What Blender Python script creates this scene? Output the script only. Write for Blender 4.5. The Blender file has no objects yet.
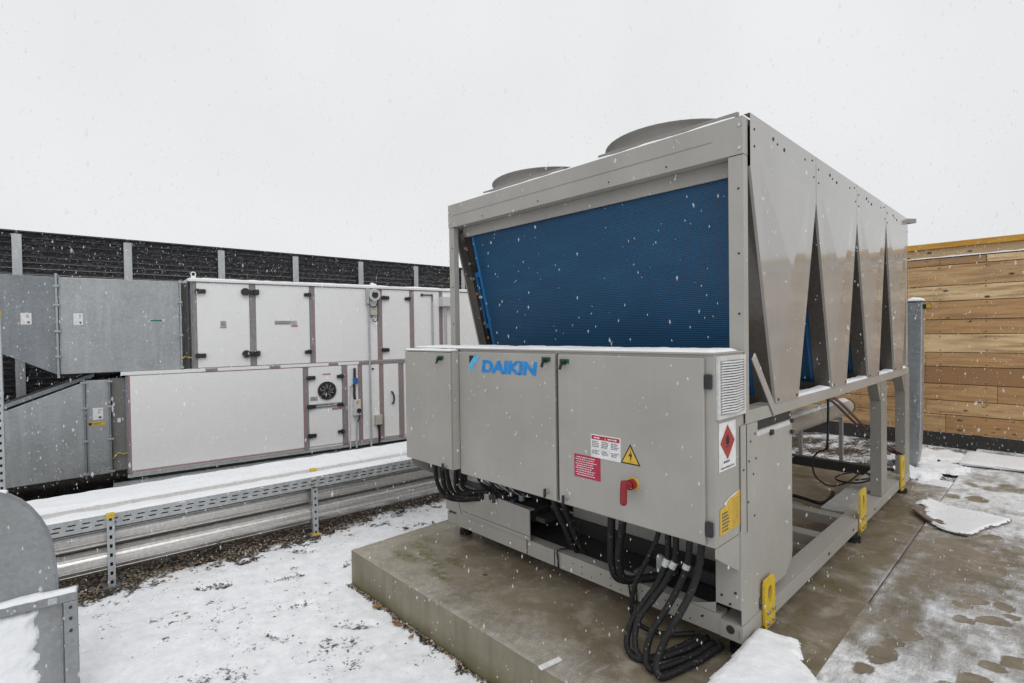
import bpy, math, random
from mathutils import Vector, Matrix, noise
R = random.Random(7)
sc = bpy.context.scene
COL = sc.collection
rad = math.radians

# ------------------------------------------------------------------ mesh builder
class MB:
    def __init__(s): s.v=[]; s.f=[]; s.mi=[]; s.sm=[]; s.mats=[]
    def m(s, mat):
        if mat not in s.mats: s.mats.append(mat)
        return s.mats.index(mat)
    def face(s, pts, mat, smooth=False):
        n=len(s.v); s.v += [tuple(p) for p in pts]; s.f.append(list(range(n,n+len(pts)))); s.mi.append(s.m(mat)); s.sm.append(smooth)
    def mesh(s, vs, fs, mat, smooth=False):
        n=len(s.v); s.v += [tuple(p) for p in vs]; k=s.m(mat)
        for f in fs: s.f.append([i+n for i in f]); s.mi.append(k); s.sm.append(smooth)
    def box(s, x0,x1,y0,y1,z0,z1, mat):
        s.mesh([(x0,y0,z0),(x1,y0,z0),(x1,y1,z0),(x0,y1,z0),(x0,y0,z1),(x1,y0,z1),(x1,y1,z1),(x0,y1,z1)],
               [(3,2,1,0),(4,5,6,7),(0,1,5,4),(1,2,6,5),(2,3,7,6),(3,0,4,7)], mat)
    def bar(s, p0, p1, w, h, mat, up=(0,0,1)):
        p0=Vector(p0); p1=Vector(p1); d=(p1-p0).normalized(); u=Vector(up)
        a=d.cross(u).normalized()*w/2; b=a.cross(d).normalized()*h/2
        q=[p0-a-b,p0+a-b,p0+a+b,p0-a+b]; q+= [v+(p1-p0) for v in q]
        s.mesh(q,[(3,2,1,0),(4,5,6,7),(0,1,5,4),(1,2,6,5),(2,3,7,6),(3,0,4,7)],mat)
    def prism(s, poly, axis, a0, a1, mat):
        # poly: 2D points in the two other axes (order x,y,z without axis)
        def P(q,a):
            q=list(q); q.insert('xyz'.index(axis),a); return q
        n=len(poly); vs=[P(q,a0) for q in poly]+[P(q,a1) for q in poly]
        s.mesh(vs,[tuple(range(n))[::-1],tuple(range(n,2*n))]+[(i,(i+1)%n,n+(i+1)%n,n+i) for i in range(n)],mat)
    def tube(s, pts, r, mat, n=10, caps=True, smooth=True, curve=True, sub=6):
        pts=[Vector(p) for p in pts]
        if curve and len(pts)>2:
            q=[]
            for i in range(len(pts)-1):
                p0=pts[max(i-1,0)]; p1=pts[i]; p2=pts[i+1]; p3=pts[min(i+2,len(pts)-1)]
                for k in range(sub):
                    t=k/sub
                    q.append(0.5*((2*p1)+(p2-p0)*t+(2*p0-5*p1+4*p2-p3)*t*t+(3*p1-p0-3*p2+p3)*t**3))
            q.append(pts[-1]); pts=q
        rings=[]; ref=None
        for i,p in enumerate(pts):
            d=(pts[min(i+1,len(pts)-1)]-pts[max(i-1,0)]).normalized()
            if ref is None: ref=d.cross(Vector((0.3,0.9,0.31))).normalized()
            ref=(ref-d*ref.dot(d)).normalized(); b=d.cross(ref)
            rr=r(i/(len(pts)-1)) if callable(r) else r
            rings.append([p+(ref*math.cos(2*math.pi*k/n)+b*math.sin(2*math.pi*k/n))*rr for k in range(n)])
        vs=[v for g in rings for v in g]; fs=[]
        for i in range(len(rings)-1):
            for k in range(n): fs.append((i*n+k,i*n+(k+1)%n,(i+1)*n+(k+1)%n,(i+1)*n+k))
        s.mesh(vs,fs,mat,smooth)
        if caps: s.face(rings[0][::-1],mat); s.face(rings[-1],mat)
    def cyl(s,p0,p1,r,mat,n=16): s.tube([p0,p1],r,mat,n,curve=False)
    def text(s, txt, mat, M, size=1.0, shear=0.0, bold=0.0, extrude=0.0, width=None, height=None):
        cu=bpy.data.curves.new('t','FONT'); cu.body=txt; cu.size=size; cu.shear=shear; cu.offset=bold; cu.extrude=extrude; cu.resolution_u=3
        o=bpy.data.objects.new('t',cu); COL.objects.link(o); bpy.context.view_layer.update()
        me=bpy.data.meshes.new_from_object(o.evaluated_get(bpy.context.evaluated_depsgraph_get()))
        xs=[v.co.x for v in me.vertices]; ys=[v.co.y for v in me.vertices]
        sx=width/(max(xs)-min(xs)) if width else 1; sy=height/(max(ys)-min(ys)) if height else sx
        vs=[M@Vector(((v.co.x-min(xs))*sx,(v.co.y-min(ys))*sy,v.co.z)) for v in me.vertices]
        s.mesh(vs,[tuple(p.vertices) for p in me.polygons],mat)
        bpy.data.objects.remove(o); bpy.data.curves.remove(cu); bpy.data.meshes.remove(me)
    def build(s, name, parent=None, bevel=0.0, attr=None, seg=2):
        me=bpy.data.meshes.new(name); me.from_pydata(s.v,[],s.f)
        for mt in s.mats: me.materials.append(mt)
        me.polygons.foreach_set('material_index',s.mi); me.polygons.foreach_set('use_smooth',s.sm)
        me.update()
        o=bpy.data.objects.new(name,me); COL.objects.link(o)
        if parent: o.parent=parent
        if bevel:
            b=o.modifiers.new('bevel','BEVEL'); b.width=bevel; b.segments=seg; b.limit_method='ANGLE'; b.angle_limit=rad(40); b.harden_normals=False
        return o

def tag(o,label=None,cat=None,group=None,kind=None):
    if label: o['label']=label
    if cat: o['category']=cat
    if group: o['group']=group
    if kind: o['kind']=kind
    return o
def empty(name,loc=(0,0,0),rz=0.0):
    o=bpy.data.objects.new(name,None); COL.objects.link(o); o.location=loc; o.rotation_euler=(0,0,rz); o.empty_display_size=.2
    return o

# ------------------------------------------------------------------ materials
def newmat(name):
    m=bpy.data.materials.new(name); m.use_nodes=True; nt=m.node_tree
    b=nt.nodes['Principled BSDF']; return m,nt,b
def N(nt,t,**k):
    n=nt.nodes.new(t)
    for a,v in k.items(): setattr(n,a,v)
    return n
def coords(nt,scale=(1,1,1),world=False):
    mp=N(nt,'ShaderNodeMapping'); mp.inputs['Scale'].default_value=scale
    if world: g=N(nt,'ShaderNodeNewGeometry'); nt.links.new(g.outputs['Position'],mp.inputs['Vector'])
    else: g=N(nt,'ShaderNodeTexCoord'); nt.links.new(g.outputs['Object'],mp.inputs['Vector'])
    return mp.outputs['Vector']
def noise_tex(nt,vec,scale,detail=4,rough=.55):
    n=N(nt,'ShaderNodeTexNoise'); n.inputs['Scale'].default_value=scale; n.inputs['Detail'].default_value=detail; n.inputs['Roughness'].default_value=rough
    nt.links.new(vec,n.inputs['Vector']); return n.outputs['Fac']
def ramp(nt,fac,stops):
    r=N(nt,'ShaderNodeValToRGB'); e=r.color_ramp.elements
    while len(e)<len(stops): e.new(.5)
    for i,(p,c) in enumerate(stops):
        e[i].position=p; e[i].color=(c,c,c,1) if isinstance(c,(int,float)) else (*c,1)
    nt.links.new(fac,r.inputs['Fac']); return r.outputs['Color']
def mix(nt,fac,a,b,blend='MIX'):
    n=N(nt,'ShaderNodeMix',data_type='RGBA',blend_type=blend)
    for sock,val in ((n.inputs['Factor'],fac),(n.inputs['A'],a),(n.inputs['B'],b)):
        if hasattr(val,'is_linked') or isinstance(val,bpy.types.NodeSocket): nt.links.new(val,sock)
        elif isinstance(val,(int,float)): sock.default_value=val
        else: sock.default_value=(*val,1)
    return n.outputs['Result']
def bump(nt,b,h,strength,dist=.01):
    n=N(nt,'ShaderNodeBump'); n.inputs['Strength'].default_value=strength; n.inputs['Distance'].default_value=dist
    nt.links.new(h,n.inputs['Height']); nt.links.new(n.outputs['Normal'],b.inputs['Normal'])
def sh(c,k): return tuple(min(1,x*k) for x in c)

def paint(name,c,rough=.4,var=.10,metal=0.0,streak=True,spec=.5,coat=0.0,dirt=(.20,.18,.15),dirt_amt=.25):
    m,nt,b=newmat(name); v=coords(nt,world=True)
    n1=noise_tex(nt,v,2.5,5); col=mix(nt,ramp(nt,n1,[(.3,0.0),(.7,1.0)]),sh(c,1-var),sh(c,1+var*.6))
    if streak:
        v2=coords(nt,(26,26,1.2),world=True); n2=noise_tex(nt,v2,1,4)
        f=N(nt,'ShaderNodeMath',operation='MULTIPLY'); nt.links.new(ramp(nt,n2,[(.5,0.0),(.8,1.0)]),f.inputs[0]); f.inputs[1].default_value=dirt_amt
        col=mix(nt,f.outputs[0],col,dirt)
    nt.links.new(col,b.inputs['Base Color'])
    n3=noise_tex(nt,v,30,3); nt.links.new(ramp(nt,n3,[(.3,max(.02,rough-.06)),(.7,rough+.1)]),b.inputs['Roughness'])
    b.inputs['Metallic'].default_value=metal; b.inputs['Specular IOR Level'].default_value=spec; b.inputs['Coat Weight'].default_value=coat
    n4=noise_tex(nt,v,1.6,2); bump(nt,b,n4,.12,.02)
    return m
def galv(name,c=(.50,.53,.56),rough=.42,metal=.75):
    m,nt,b=newmat(name); v=coords(nt,world=True)
    vo=N(nt,'ShaderNodeTexVoronoi'); vo.inputs['Scale'].default_value=55; nt.links.new(v,vo.inputs['Vector'])
    sp=N(nt,'ShaderNodeSeparateColor'); nt.links.new(vo.outputs['Color'],sp.inputs['Color'])
    n1=noise_tex(nt,v,3,5,.65); v2=coords(nt,(9,9,.8),world=True); n2=noise_tex(nt,v2,1.5,5,.6)
    col=mix(nt,ramp(nt,n1,[(.3,0.0),(.7,1.0)]),sh(c,.86),sh(c,1.08)); col=mix(nt,.20,col,mix(nt,sp.outputs['Red'],sh(c,.55),sh(c,1.3)))
    f=N(nt,'ShaderNodeMath',operation='MULTIPLY'); nt.links.new(ramp(nt,n2,[(.48,0.0),(.75,1.0)]),f.inputs[0]); f.inputs[1].default_value=.30
    col=mix(nt,f.outputs[0],col,sh(c,1.7))
    nt.links.new(col,b.inputs['Base Color']); b.inputs['Metallic'].default_value=metal
    nt.links.new(ramp(nt,sp.outputs['Green'],[(0,rough-.08),(1,rough+.14)]),b.inputs['Roughness'])
    bump(nt,b,n1,.12,.02); return m
def plain(name,c,rough=.5,metal=0.0):
    m,nt,b=newmat(name); v=coords(nt,world=True); n=noise_tex(nt,v,40,3)
    nt.links.new(mix(nt,ramp(nt,n,[(.3,0.0),(.7,1.0)]),sh(c,.85),sh(c,1.1)),b.inputs['Base Color'])
    b.inputs['Roughness'].default_value=rough; b.inputs['Metallic'].default_value=metal; return m

beige=paint('beige_paint',(.365,.353,.325),.40,var=.10,dirt_amt=.09)
beige_side=paint('beige_gloss_paint',(.345,.338,.325),.10,var=.07,coat=.25,dirt_amt=.10)
flange_m=plain('shaded_sheet_flange',(.095,.083,.072),.16)  # shade between the V panels is worked into this dark colour
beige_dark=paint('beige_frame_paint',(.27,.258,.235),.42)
shroud_m=paint('fan_shroud_paint',(.27,.26,.24),.45)
white_panel=paint('white_panel_paint',(.80,.805,.81),.35,var=.02,dirt=(.55,.55,.54),dirt_amt=.06)
trim_grey=plain('grey_trim',(.245,.235,.24),.45)
trim_red=plain('dull_red_seal',(.46,.20,.21),.5)
galv_m=galv('galvanised_steel',(.37,.392,.405),.42,.6); galv_d=galv('dull_galvanised_steel',(.235,.255,.275),.48,.55); galv_w=galv('weathered_galvanised_steel',(.29,.305,.31),.5,.5); galv_p=galv('pale_galvanised_steel',(.47,.49,.50),.42,.55)
alu=plain('aluminium_cladding',(.60,.585,.565),.34,.85)
black=plain('black_plastic',(.022,.022,.024),.42)
def rubber_mat():
    m,nt,b=newmat('black_rubber'); v=coords(nt,world=True); n=noise_tex(nt,v,75,4,.7)
    nt.links.new(ramp(nt,n,[(.3,(.008,.008,.009)),(.63,(.014,.014,.015)),(.70,(.40,.41,.42))]),b.inputs['Base Color']); b.inputs['Roughness'].default_value=.6; b.inputs['Specular IOR Level'].default_value=.35; bump(nt,b,n,.3,.004); return m
rubber=rubber_mat()
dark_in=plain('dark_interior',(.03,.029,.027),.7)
flex=plain('grey_flexible_fabric',(.17,.17,.165),.6)
red_p=plain('red_plastic',(.26,.012,.018),.32)
yel_p=plain('yellow_paint',(.62,.43,.025),.5)
yel_l=plain('yellow_label',(.62,.40,.04),.5)
white_l=plain('white_label',(.74,.74,.75),.5)
red_l=plain('red_label',(.42,.02,.06),.5)
red_d=plain('dull_red_label',(.36,.04,.035),.5)
ink=plain('dark_ink',(.10,.10,.10),.6)
lgrey=plain('light_grey_plastic',(.60,.61,.61),.45)
sgrey=plain('silver_label',(.42,.42,.44),.4)
green_p=plain('green_plastic',(.0,.10,.055),.5)
logo_b=plain('bright_blue_print',(.012,.24,.64),.45)
logo_c=plain('light_blue_print',(.10,.46,.74),.45)
blue_edge=plain('blue_epoxy_edge',(.03,.17,.40),.4)
maroon=plain('maroon_hose',(.06,.014,.017),.35)
steel=plain('bright_steel',(.6,.6,.6),.3,.9)
pebble_beige=plain('beige_box_plastic',(.46,.45,.38),.5)
blue_p=plain('blue_switch_plastic',(.02,.13,.38),.45)
straw=plain('chipboard_edge',(.36,.26,.12),.8)
green_label=plain('green_print',(.02,.17,.13),.5)

def coil_mat():
    m,nt,b=newmat('blue_coil_fins'); tc=N(nt,'ShaderNodeTexCoord'); sp=N(nt,'ShaderNodeSeparateXYZ'); nt.links.new(tc.outputs['Object'],sp.inputs['Vector'])
    w=N(nt,'ShaderNodeMath',operation='MULTIPLY'); nt.links.new(sp.outputs['Z'],w.inputs[0]); w.inputs[1].default_value=2*math.pi/.0102
    s_=N(nt,'ShaderNodeMath',operation='SINE'); nt.links.new(w.outputs[0],s_.inputs[0])
    mr=N(nt,'ShaderNodeMapRange'); mr.inputs['From Min'].default_value=-1; nt.links.new(s_.outputs[0],mr.inputs['Value'])
    w2=N(nt,'ShaderNodeMath',operation='MULTIPLY'); nt.links.new(sp.outputs['X'],w2.inputs[0]); w2.inputs[1].default_value=2*math.pi/.008
    s2=N(nt,'ShaderNodeMath',operation='SINE'); nt.links.new(w2.outputs[0],s2.inputs[0])
    v=coords(nt,(1,1,3)); n=noise_tex(nt,v,3,4)
    base=mix(nt,ramp(nt,n,[(.35,0.0),(.65,1.0)]),(.005,.072,.165),(.007,.095,.21))
    nt.links.new(mix(nt,mr.outputs[0],(.003,.042,.105),base),b.inputs['Base Color']); b.inputs['Roughness'].default_value=.5
    ad=N(nt,'ShaderNodeMath',operation='MULTIPLY_ADD'); nt.links.new(s2.outputs[0],ad.inputs[0]); ad.inputs[1].default_value=.15; nt.links.new(mr.outputs[0],ad.inputs[2])
    bump(nt,b,ad.outputs[0],.3,.003); return m
coil_m=coil_mat()

def snow_mat(name='snow_cover'):
    m,nt,b=newmat(name); v=coords(nt,world=True); n=noise_tex(nt,v,9,5); 
    nt.links.new(mix(nt,n,(.80,.82,.85),(.90,.91,.93)),b.inputs['Base Color']); b.inputs['Roughness'].default_value=.65; b.inputs['Specular IOR Level'].default_value=.3
    b.inputs['Subsurface Weight'].default_value=.0
    n2=noise_tex(nt,v,60,6,.7); bump(nt,b,n2,.35,.012); return m
snow_m=snow_mat()

def mixed_ground(name,kind):
    """bare surface with snow where the 'snow' attribute, broken up by noise, says so"""
    m,nt,b=newmat(name); v=coords(nt,world=True)
    at=N(nt,'ShaderNodeAttribute',attribute_name='snow')
    na=noise_tex(nt,v,14,6,.7); nb=noise_tex(nt,coords(nt,(1,.35,1),world=True),34,5,.75)
    avg=mix(nt,.35,mix(nt,.5,na,nb),noise_tex(nt,v,110,4,.7))
    if kind=='gravel': avg=mix(nt,.5,noise_tex(nt,v,16,7,.75),noise_tex(nt,v,48,5,.7))
    s=N(nt,'ShaderNodeMath',operation='ADD'); nt.links.new(avg,s.inputs[0]); nt.links.new(at.outputs['Fac'],s.inputs[1])
    lo,hi=(.955,1.03) if kind=='gravel' else (.80,1.22)
    mr=N(nt,'ShaderNodeMapRange',interpolation_type='SMOOTHSTEP'); mr.inputs['From Min'].default_value=lo; mr.inputs['From Max'].default_value=hi; nt.links.new(s.outputs[0],mr.inputs['Value'])
    if kind=='gravel':
        vo=N(nt,'ShaderNodeTexVoronoi'); vo.inputs['Scale'].default_value=42; nt.links.new(v,vo.inputs['Vector'])
        sp=N(nt,'ShaderNodeSeparateColor'); nt.links.new(vo.outputs['Color'],sp.inputs['Color'])
        bare=ramp(nt,sp.outputs['Red'],[(0,(.06,.045,.03)),(.35,(.15,.11,.07)),(.6,(.22,.20,.18)),(.8,(.25,.165,.085)),(1,(.38,.34,.29))])
        bare=mix(nt,ramp(nt,vo.outputs['Distance'],[(.2,0.0),(.6,1.0)]),bare,(.015,.012,.01)); brough=.55; hgt=vo.outputs['Distance']
    else:
        n1=noise_tex(nt,v,1.3,6,.6); n2=noise_tex(nt,v,22,5,.7); n3=noise_tex(nt,v,180,3,.6)
        wet=mix(nt,ramp(nt,n1,[(.35,0.0),(.65,1.0)]),(.165,.128,.082),(.29,.243,.175))
        dry=mix(nt,n2,(.35,.31,.245),(.50,.455,.38))
        aw=N(nt,'ShaderNodeAttribute',attribute_name='wet')
        wm=N(nt,'ShaderNodeMath',operation='MULTIPLY_ADD'); nt.links.new(n1,wm.inputs[0]); wm.inputs[1].default_value=.5; nt.links.new(aw.outputs['Fac'],wm.inputs[2])
        bare=mix(nt,ramp(nt,wm.outputs[0],[(.45,0.0),(1.0,1.0)]),dry,wet)
        bare=mix(nt,ramp(nt,n2,[(.35,.35),(.7,0.0)]),bare,(.10,.085,.065))
        bare=mix(nt,ramp(nt,n3,[(.30,.6),(.50,0.0)]),bare,(.12,.105,.085)); bare=mix(nt,ramp(nt,noise_tex(nt,v,6,6,.65),[(.50,0.0),(.68,.55)]),bare,(.48,.44,.37)); bare=mix(nt,ramp(nt,noise_tex(nt,v,3.1,5,.6),[(.52,0.0),(.66,.6)]),bare,(.125,.098,.066))
        am=N(nt,'ShaderNodeAttribute',attribute_name='moss'); mm=N(nt,'ShaderNodeMath',operation='MULTIPLY'); nt.links.new(am.outputs['Fac'],mm.inputs[0]); nt.links.new(ramp(nt,n2,[(.36,0.0),(.56,1.0)]),mm.inputs[1])
        bare=mix(nt,mm.outputs[0],bare,(.10,.092,.018)); brough=.42; hgt=n2
    col=mix(nt,mr.outputs[0],bare,mix(nt,ramp(nt,na,[(.3,0.0),(.7,1.0)]),(.74,.76,.79),(.92,.93,.95))); nt.links.new(col,b.inputs['Base Color'])
    nt.links.new(mix(nt,mr.outputs[0],(brough,)*3,(.7,)*3),b.inputs['Roughness'])
    hh=mix(nt,mr.outputs[0],mix(nt,.7,hgt,(0,0,0)),mix(nt,.5,nb,(1.6,1.6,1.6))); bump(nt,b,hh,.8,.014)
    return m
gravel_ground=mixed_ground('snowy_gravel','gravel'); concrete=mixed_ground('snowy_concrete','concrete')

def wood_mat(name,a,bc,c):
    m,nt,b=newmat(name); at=N(nt,'ShaderNodeAttribute',attribute_name='tone'); tc=N(nt,'ShaderNodeTexCoord')
    sp=N(nt,'ShaderNodeSeparateColor'); nt.links.new(at.outputs['Color'],sp.inputs['Color'])
    off=N(nt,'ShaderNodeVectorMath',operation='MULTIPLY_ADD'); nt.links.new(at.outputs['Color'],off.inputs[0]); off.inputs[1].default_value=(37,11,23); nt.links.new(tc.outputs['Object'],off.inputs[2])
    mp=N(nt,'ShaderNodeMapping'); mp.inputs['Scale'].default_value=(1.1,6,13); nt.links.new(off.outputs[0],mp.inputs['Vector'])
    n1=noise_tex(nt,mp.outputs[0],1.6,7,.62)
    mp2=N(nt,'ShaderNodeMapping'); mp2.inputs['Scale'].default_value=(1.5,1,3); nt.links.new(off.outputs[0],mp2.inputs['Vector'])
    vo=N(nt,'ShaderNodeTexVoronoi'); vo.inputs['Scale'].default_value=2.6; nt.links.new(mp2.outputs[0],vo.inputs['Vector'])
    knot=ramp(nt,vo.outputs['Distance'],[(.075,1.0),(.15,0.0)])
    wv=N(nt,'ShaderNodeTexWave'); wv.bands_direction='Z'; wv.inputs['Scale'].default_value=1.1; wv.inputs['Distortion'].default_value=7; wv.inputs['Detail'].default_value=3; wv.inputs['Detail Scale'].default_value=1.2
    nt.links.new(mp.outputs[0],wv.inputs['Vector'])
    col=ramp(nt,sp.outputs['Red'],[(0,c),(.30,a),(.65,tuple((p+q)/2 for p,q in zip(a,bc))),(1,bc)]); col=mix(nt,ramp(nt,n1,[(.38,.75),(.56,0.0)]),col,c); 
    col=mix(nt,ramp(nt,wv.outputs['Fac'],[(.0,.16),(.5,0.0)]),col,sh(c,1.5))
    stain=noise_tex(nt,mp2.outputs[0],.9,4); f=N(nt,'ShaderNodeMath',operation='MULTIPLY'); nt.links.new(ramp(nt,stain,[(.54,0.0),(.70,.8)]),f.inputs[0]); nt.links.new(sp.outputs['Green'],f.inputs[1])
    col=mix(nt,f.outputs[0],col,(.14,.105,.075))
    col=mix(nt,knot,col,(.10,.045,.018)); nt.links.new(col,b.inputs['Base Color']); b.inputs['Roughness'].default_value=.62
    bump(nt,b,n1,.2,.004); return m
wood=wood_mat('weathered_boards',(.47,.275,.115),(.74,.55,.30),(.30,.16,.07))
ply=wood_mat('pale_plywood',(.58,.42,.24),(.62,.46,.27),(.5,.34,.18))
ywood=wood_mat('yellow_formwork_beam',(.60,.33,.045),(.64,.36,.05),(.42,.20,.03))
def board_attr(o,tones):
    a=o.data.attributes.new('tone','FLOAT_COLOR','FACE')
    for i,p in enumerate(o.data.polygons): a.data[i].color=(*tones[min(i//6,len(tones)-1)],1)

# ------------------------------------------------------------------ snow helpers
def snow_sheet(p0,u,v,nu,nv,thick,label,seed=0,ragged=.35,drop=.0,mat=None):
    """an uneven snow blanket on the parallelogram p0,u,v (top surface of what carries it)"""
    p0=Vector(p0);u=Vector(u);v=Vector(v);up=u.cross(v).normalized()
    if up.z<0: up=-up
    b=MB(); vs=[]; lu=u.length; lv=v.length
    for j in range(nv+1):
        for i in range(nu+1):
            a=i/nu; c=j/nv; p=p0+u*a+v*c
            e=min(a*lu,(1-a)*lu,c*lv,(1-c)*lv); k=min(1,(e/(thick*1.3+1e-4)))**.5
            n=noise.fractal(p*6+Vector((seed,0,0)),1.0,2.0,4); n2=noise.noise(p*28+Vector((seed,3,1)))
            h=thick*(.25+.75*k)*(1+ragged*n+ragged*.35*n2)
            if k<.01: h=thick*.05; p=p+(u.normalized()*(.5-a)+v.normalized()*(.5-c))*0.006*(1+n2) if drop==0 else p
            vs.append(p+up*max(h,.001))
    fs=[(j*(nu+1)+i,j*(nu+1)+i+1,(j+1)*(nu+1)+i+1,(j+1)*(nu+1)+i) for j in range(nv) for i in range(nu)]
    b.mesh(vs,fs,mat or snow_m,True)
    # skirt to the carrier
    loop=[i for i in range(nu+1)]+[j*(nu+1)+nu for j in range(1,nv+1)]+[nv*(nu+1)+i for i in range(nu-1,-1,-1)]+[j*(nu+1) for j in range(nv-1,0,-1)]
    for a,c in zip(loop,loop[1:]+loop[:1]):
        q0,q1=vs[a],vs[c]; b.face([q0,q0-up*(thick*.3),q1-up*(thick*.3),q1],mat or snow_m,True)
    o=b.build('snow'); tag(o,label,'snow',kind='stuff'); return o

# ------------------------------------------------------------------ setting: ground, pad, paving
def lines(segs):
    out=[segs[0][0]]
    for a,b_,st in segs:
        n=max(1,round((b_-a)/st))
        out+=[a+(b_-a)*(i+1)/n for i in range(n)]
    return out
def grid(name,xs,ys,fz,attrs,mat,hole=None):
    vs=[(x,y,fz(x,y)) for y in ys for x in xs]; nx=len(xs)
    fs=[(j*nx+i,j*nx+i+1,(j+1)*nx+i+1,(j+1)*nx+i) for j in range(len(ys)-1) for i in range(nx-1)]
    me=bpy.data.meshes.new(name); me.from_pydata(vs,[],fs); me.materials.append(mat)
    me.polygons.foreach_set('use_smooth',[True]*len(fs))
    for an,fn in attrs.items():
        a=me.attributes.new(an,'FLOAT','POINT'); a.data.foreach_set('value',[fn(v[0],v[1]) for v in vs])
    me.update(); o=bpy.data.objects.new(name,me); COL.objects.link(o); o['kind']='structure'; return o
def sstep(a,b,x):
    t=max(0,min(1,(x-a)/(b-a))); return t*t*(3-2*t)
def fr(x,y,s,seed=0,oct=4): return noise.fractal(Vector((x*s,y*s,seed)),1.0,2.0,oct)
def print_depth(x,y,cx,cy,ang,l,w):
    c,s=math.cos(ang),math.sin(ang); dx,dy=x-cx,y-cy; a=(dx*c+dy*s)/l; b=(-dx*s+dy*c)/(w*(.8+.35*a if a>-1 else .5))
    return a*a+b*b
GPRINTS=[(-.95,-1.45,1.1,.15,.055),(-.72,-1.02,1.3,.15,.055),(-.28,-1.16,1.2,.14,.055),(.02,-1.35,.4,.12,.05),(-.9,.35,.9,.14,.055),(-1.2,.75,.8,.16,.06),(-.45,.5,1.2,.13,.05),(-.62,-.55,2.0,.14,.055),(.25,-.95,.8,.15,.06),(-1.12,-.75,.9,.14,.05)]
def gedge(y): return -1.43-.012*(y+2.2)     # where the snow ends against the pipes
def gsnow(x,y):
    n=fr(x,y,2.2,3); n2=fr(x,y,9,8)
    e=x-gedge(y)
    s=.635+.10*n+.10*n2
    s=min(s,.67)
    if e<.30: s-= .30*sstep(.30,-.12,e+.12*n+.08*n2)+.08*sstep(-.1,-.3,e)
    if x>3: s=.7
    if y>4.2: s=.47+.12*n+.08*n2
    for q in GPRINTS:
        d=print_depth(x,y,*q)
        if d<1.4: s-= .16*sstep(1.3,.5,d)*(.7+.9*n2)
    # thin strip along the plinth foot
    dpad=max(-.277-x,0)+max(-.715-y,0) if (x<-.277 or y<-.715) else 0
    if x>-.30 and y<-.6: s-= .20*sstep(.07,.015,abs(y+.715)+.03*n2)
    if y>-.75 and x>-.45: s-= .14*sstep(.06,.01,abs(x+.277)+.04*n2)
    return s
def gz(x,y):
    z=-.25+.012*fr(x,y,1.4,1)+.010*fr(x,y,6,2)+.005*fr(x,y,24,4,2)
    for q in GPRINTS:
        d=print_depth(x,y,*q)
        if d<1.6: z-=.012*sstep(1.2,.6,d)-.005*sstep(.4,.0,abs(d-1.3))
    if x<gedge(y): z-=.012
    if y>4.2 and x>-1.2 and y<9: return -.03+.02*fr(x,y,3,5)
    return z if abs(x)<8 and abs(y)<9 else -.25
xs=lines([(-400,-60,60),(-60,-8,8),(-8,-2.2,.3),(-2.2,1.5,.022),(1.5,2.6,.25),(2.6,8,1),(8,60,9),(60,400,60)])
ys=lines([(-400,-60,60),(-60,-8,8),(-8,-2.5,.4),(-2.5,1.6,.022),(1.6,8,.25),(8,60,8),(60,400,60)])
grid('ground',xs,ys,gz,{'snow':gsnow},gravel_ground)

# concrete plinth of the chiller
PX0,PX1,PY0,PY1=-.277,2.508,-.715,4.3
def bare_dust(x,y):
    n=fr(x,y,2.5,11)+.5*fr(x,y,11,12)
    s=.24+.10*n+.06*sstep(-.3,-.68,y)*sstep(-.2,.6,x)
    if x>2.26: s+=.16*sstep(2.40,2.51,x+.03*n)*sstep(.4,1.3,y)*(1-.3*sstep(2.1,2.5,y)); s+=.18*sstep(2.7,3.6,y+.3*n)
    if x>2.2 and y>4.0: s+=.25
    s+=.10*sstep(.2,-.4,y)*sstep(.9,.3,y+1+.4*n)*.6
    return s
def wetf(x,y):
    n=fr(x,y,1.7,21)
    w=.25+.55*sstep(-.75,-.25,y+.25*n)*(1 if x>-.1 else .5)
    if x>2.2: w=.75+.2*n
    return w
MOSS=[(.05,-.33,.14,.07),(-.02,-.22,.12,.06),(.18,-.36,.13,.07),(.30,-.42,.22,.07),(.12,-.50,.2,.07),(.42,-.32,.12,.05),(.5,-.5,.14,.06)]
def mossf(x,y):
    v=0
    for cx,cy,a,b in MOSS:
        v=max(v,1-((x-cx)/a)**2-((y-cy)/b)**2)
    if x>2.26 and x<2.45: v=max(v,.45*sstep(.2,.5,fr(x,y,3,31)+.3))
    return max(0,min(1,v*1.3+.35*fr(x,y,9,30)))
pxs=lines([(PX0,PX0+.012,.012),(PX0+.012,2.2,.03),(2.2,PX1-.004,.0125),(PX1-.004,PX1,.004)]); pys=lines([(PY0,PY0+.012,.012),(PY0+.012,1.2,.02),(1.2,3.2,.03),(3.2,PY1,.05)])
def padz(x,y):
    e=min(x-PX0,y-PY0); z=-.001 if e>.011 else -.007
    if PX1-x<.003 and y>1.0: z=-.008
    return z+.0015*fr(x,y,5,41)
pad=grid('concrete_pad',pxs,pys,padz,{'snow':bare_dust,'wet':wetf,'moss':mossf},concrete)
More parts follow.
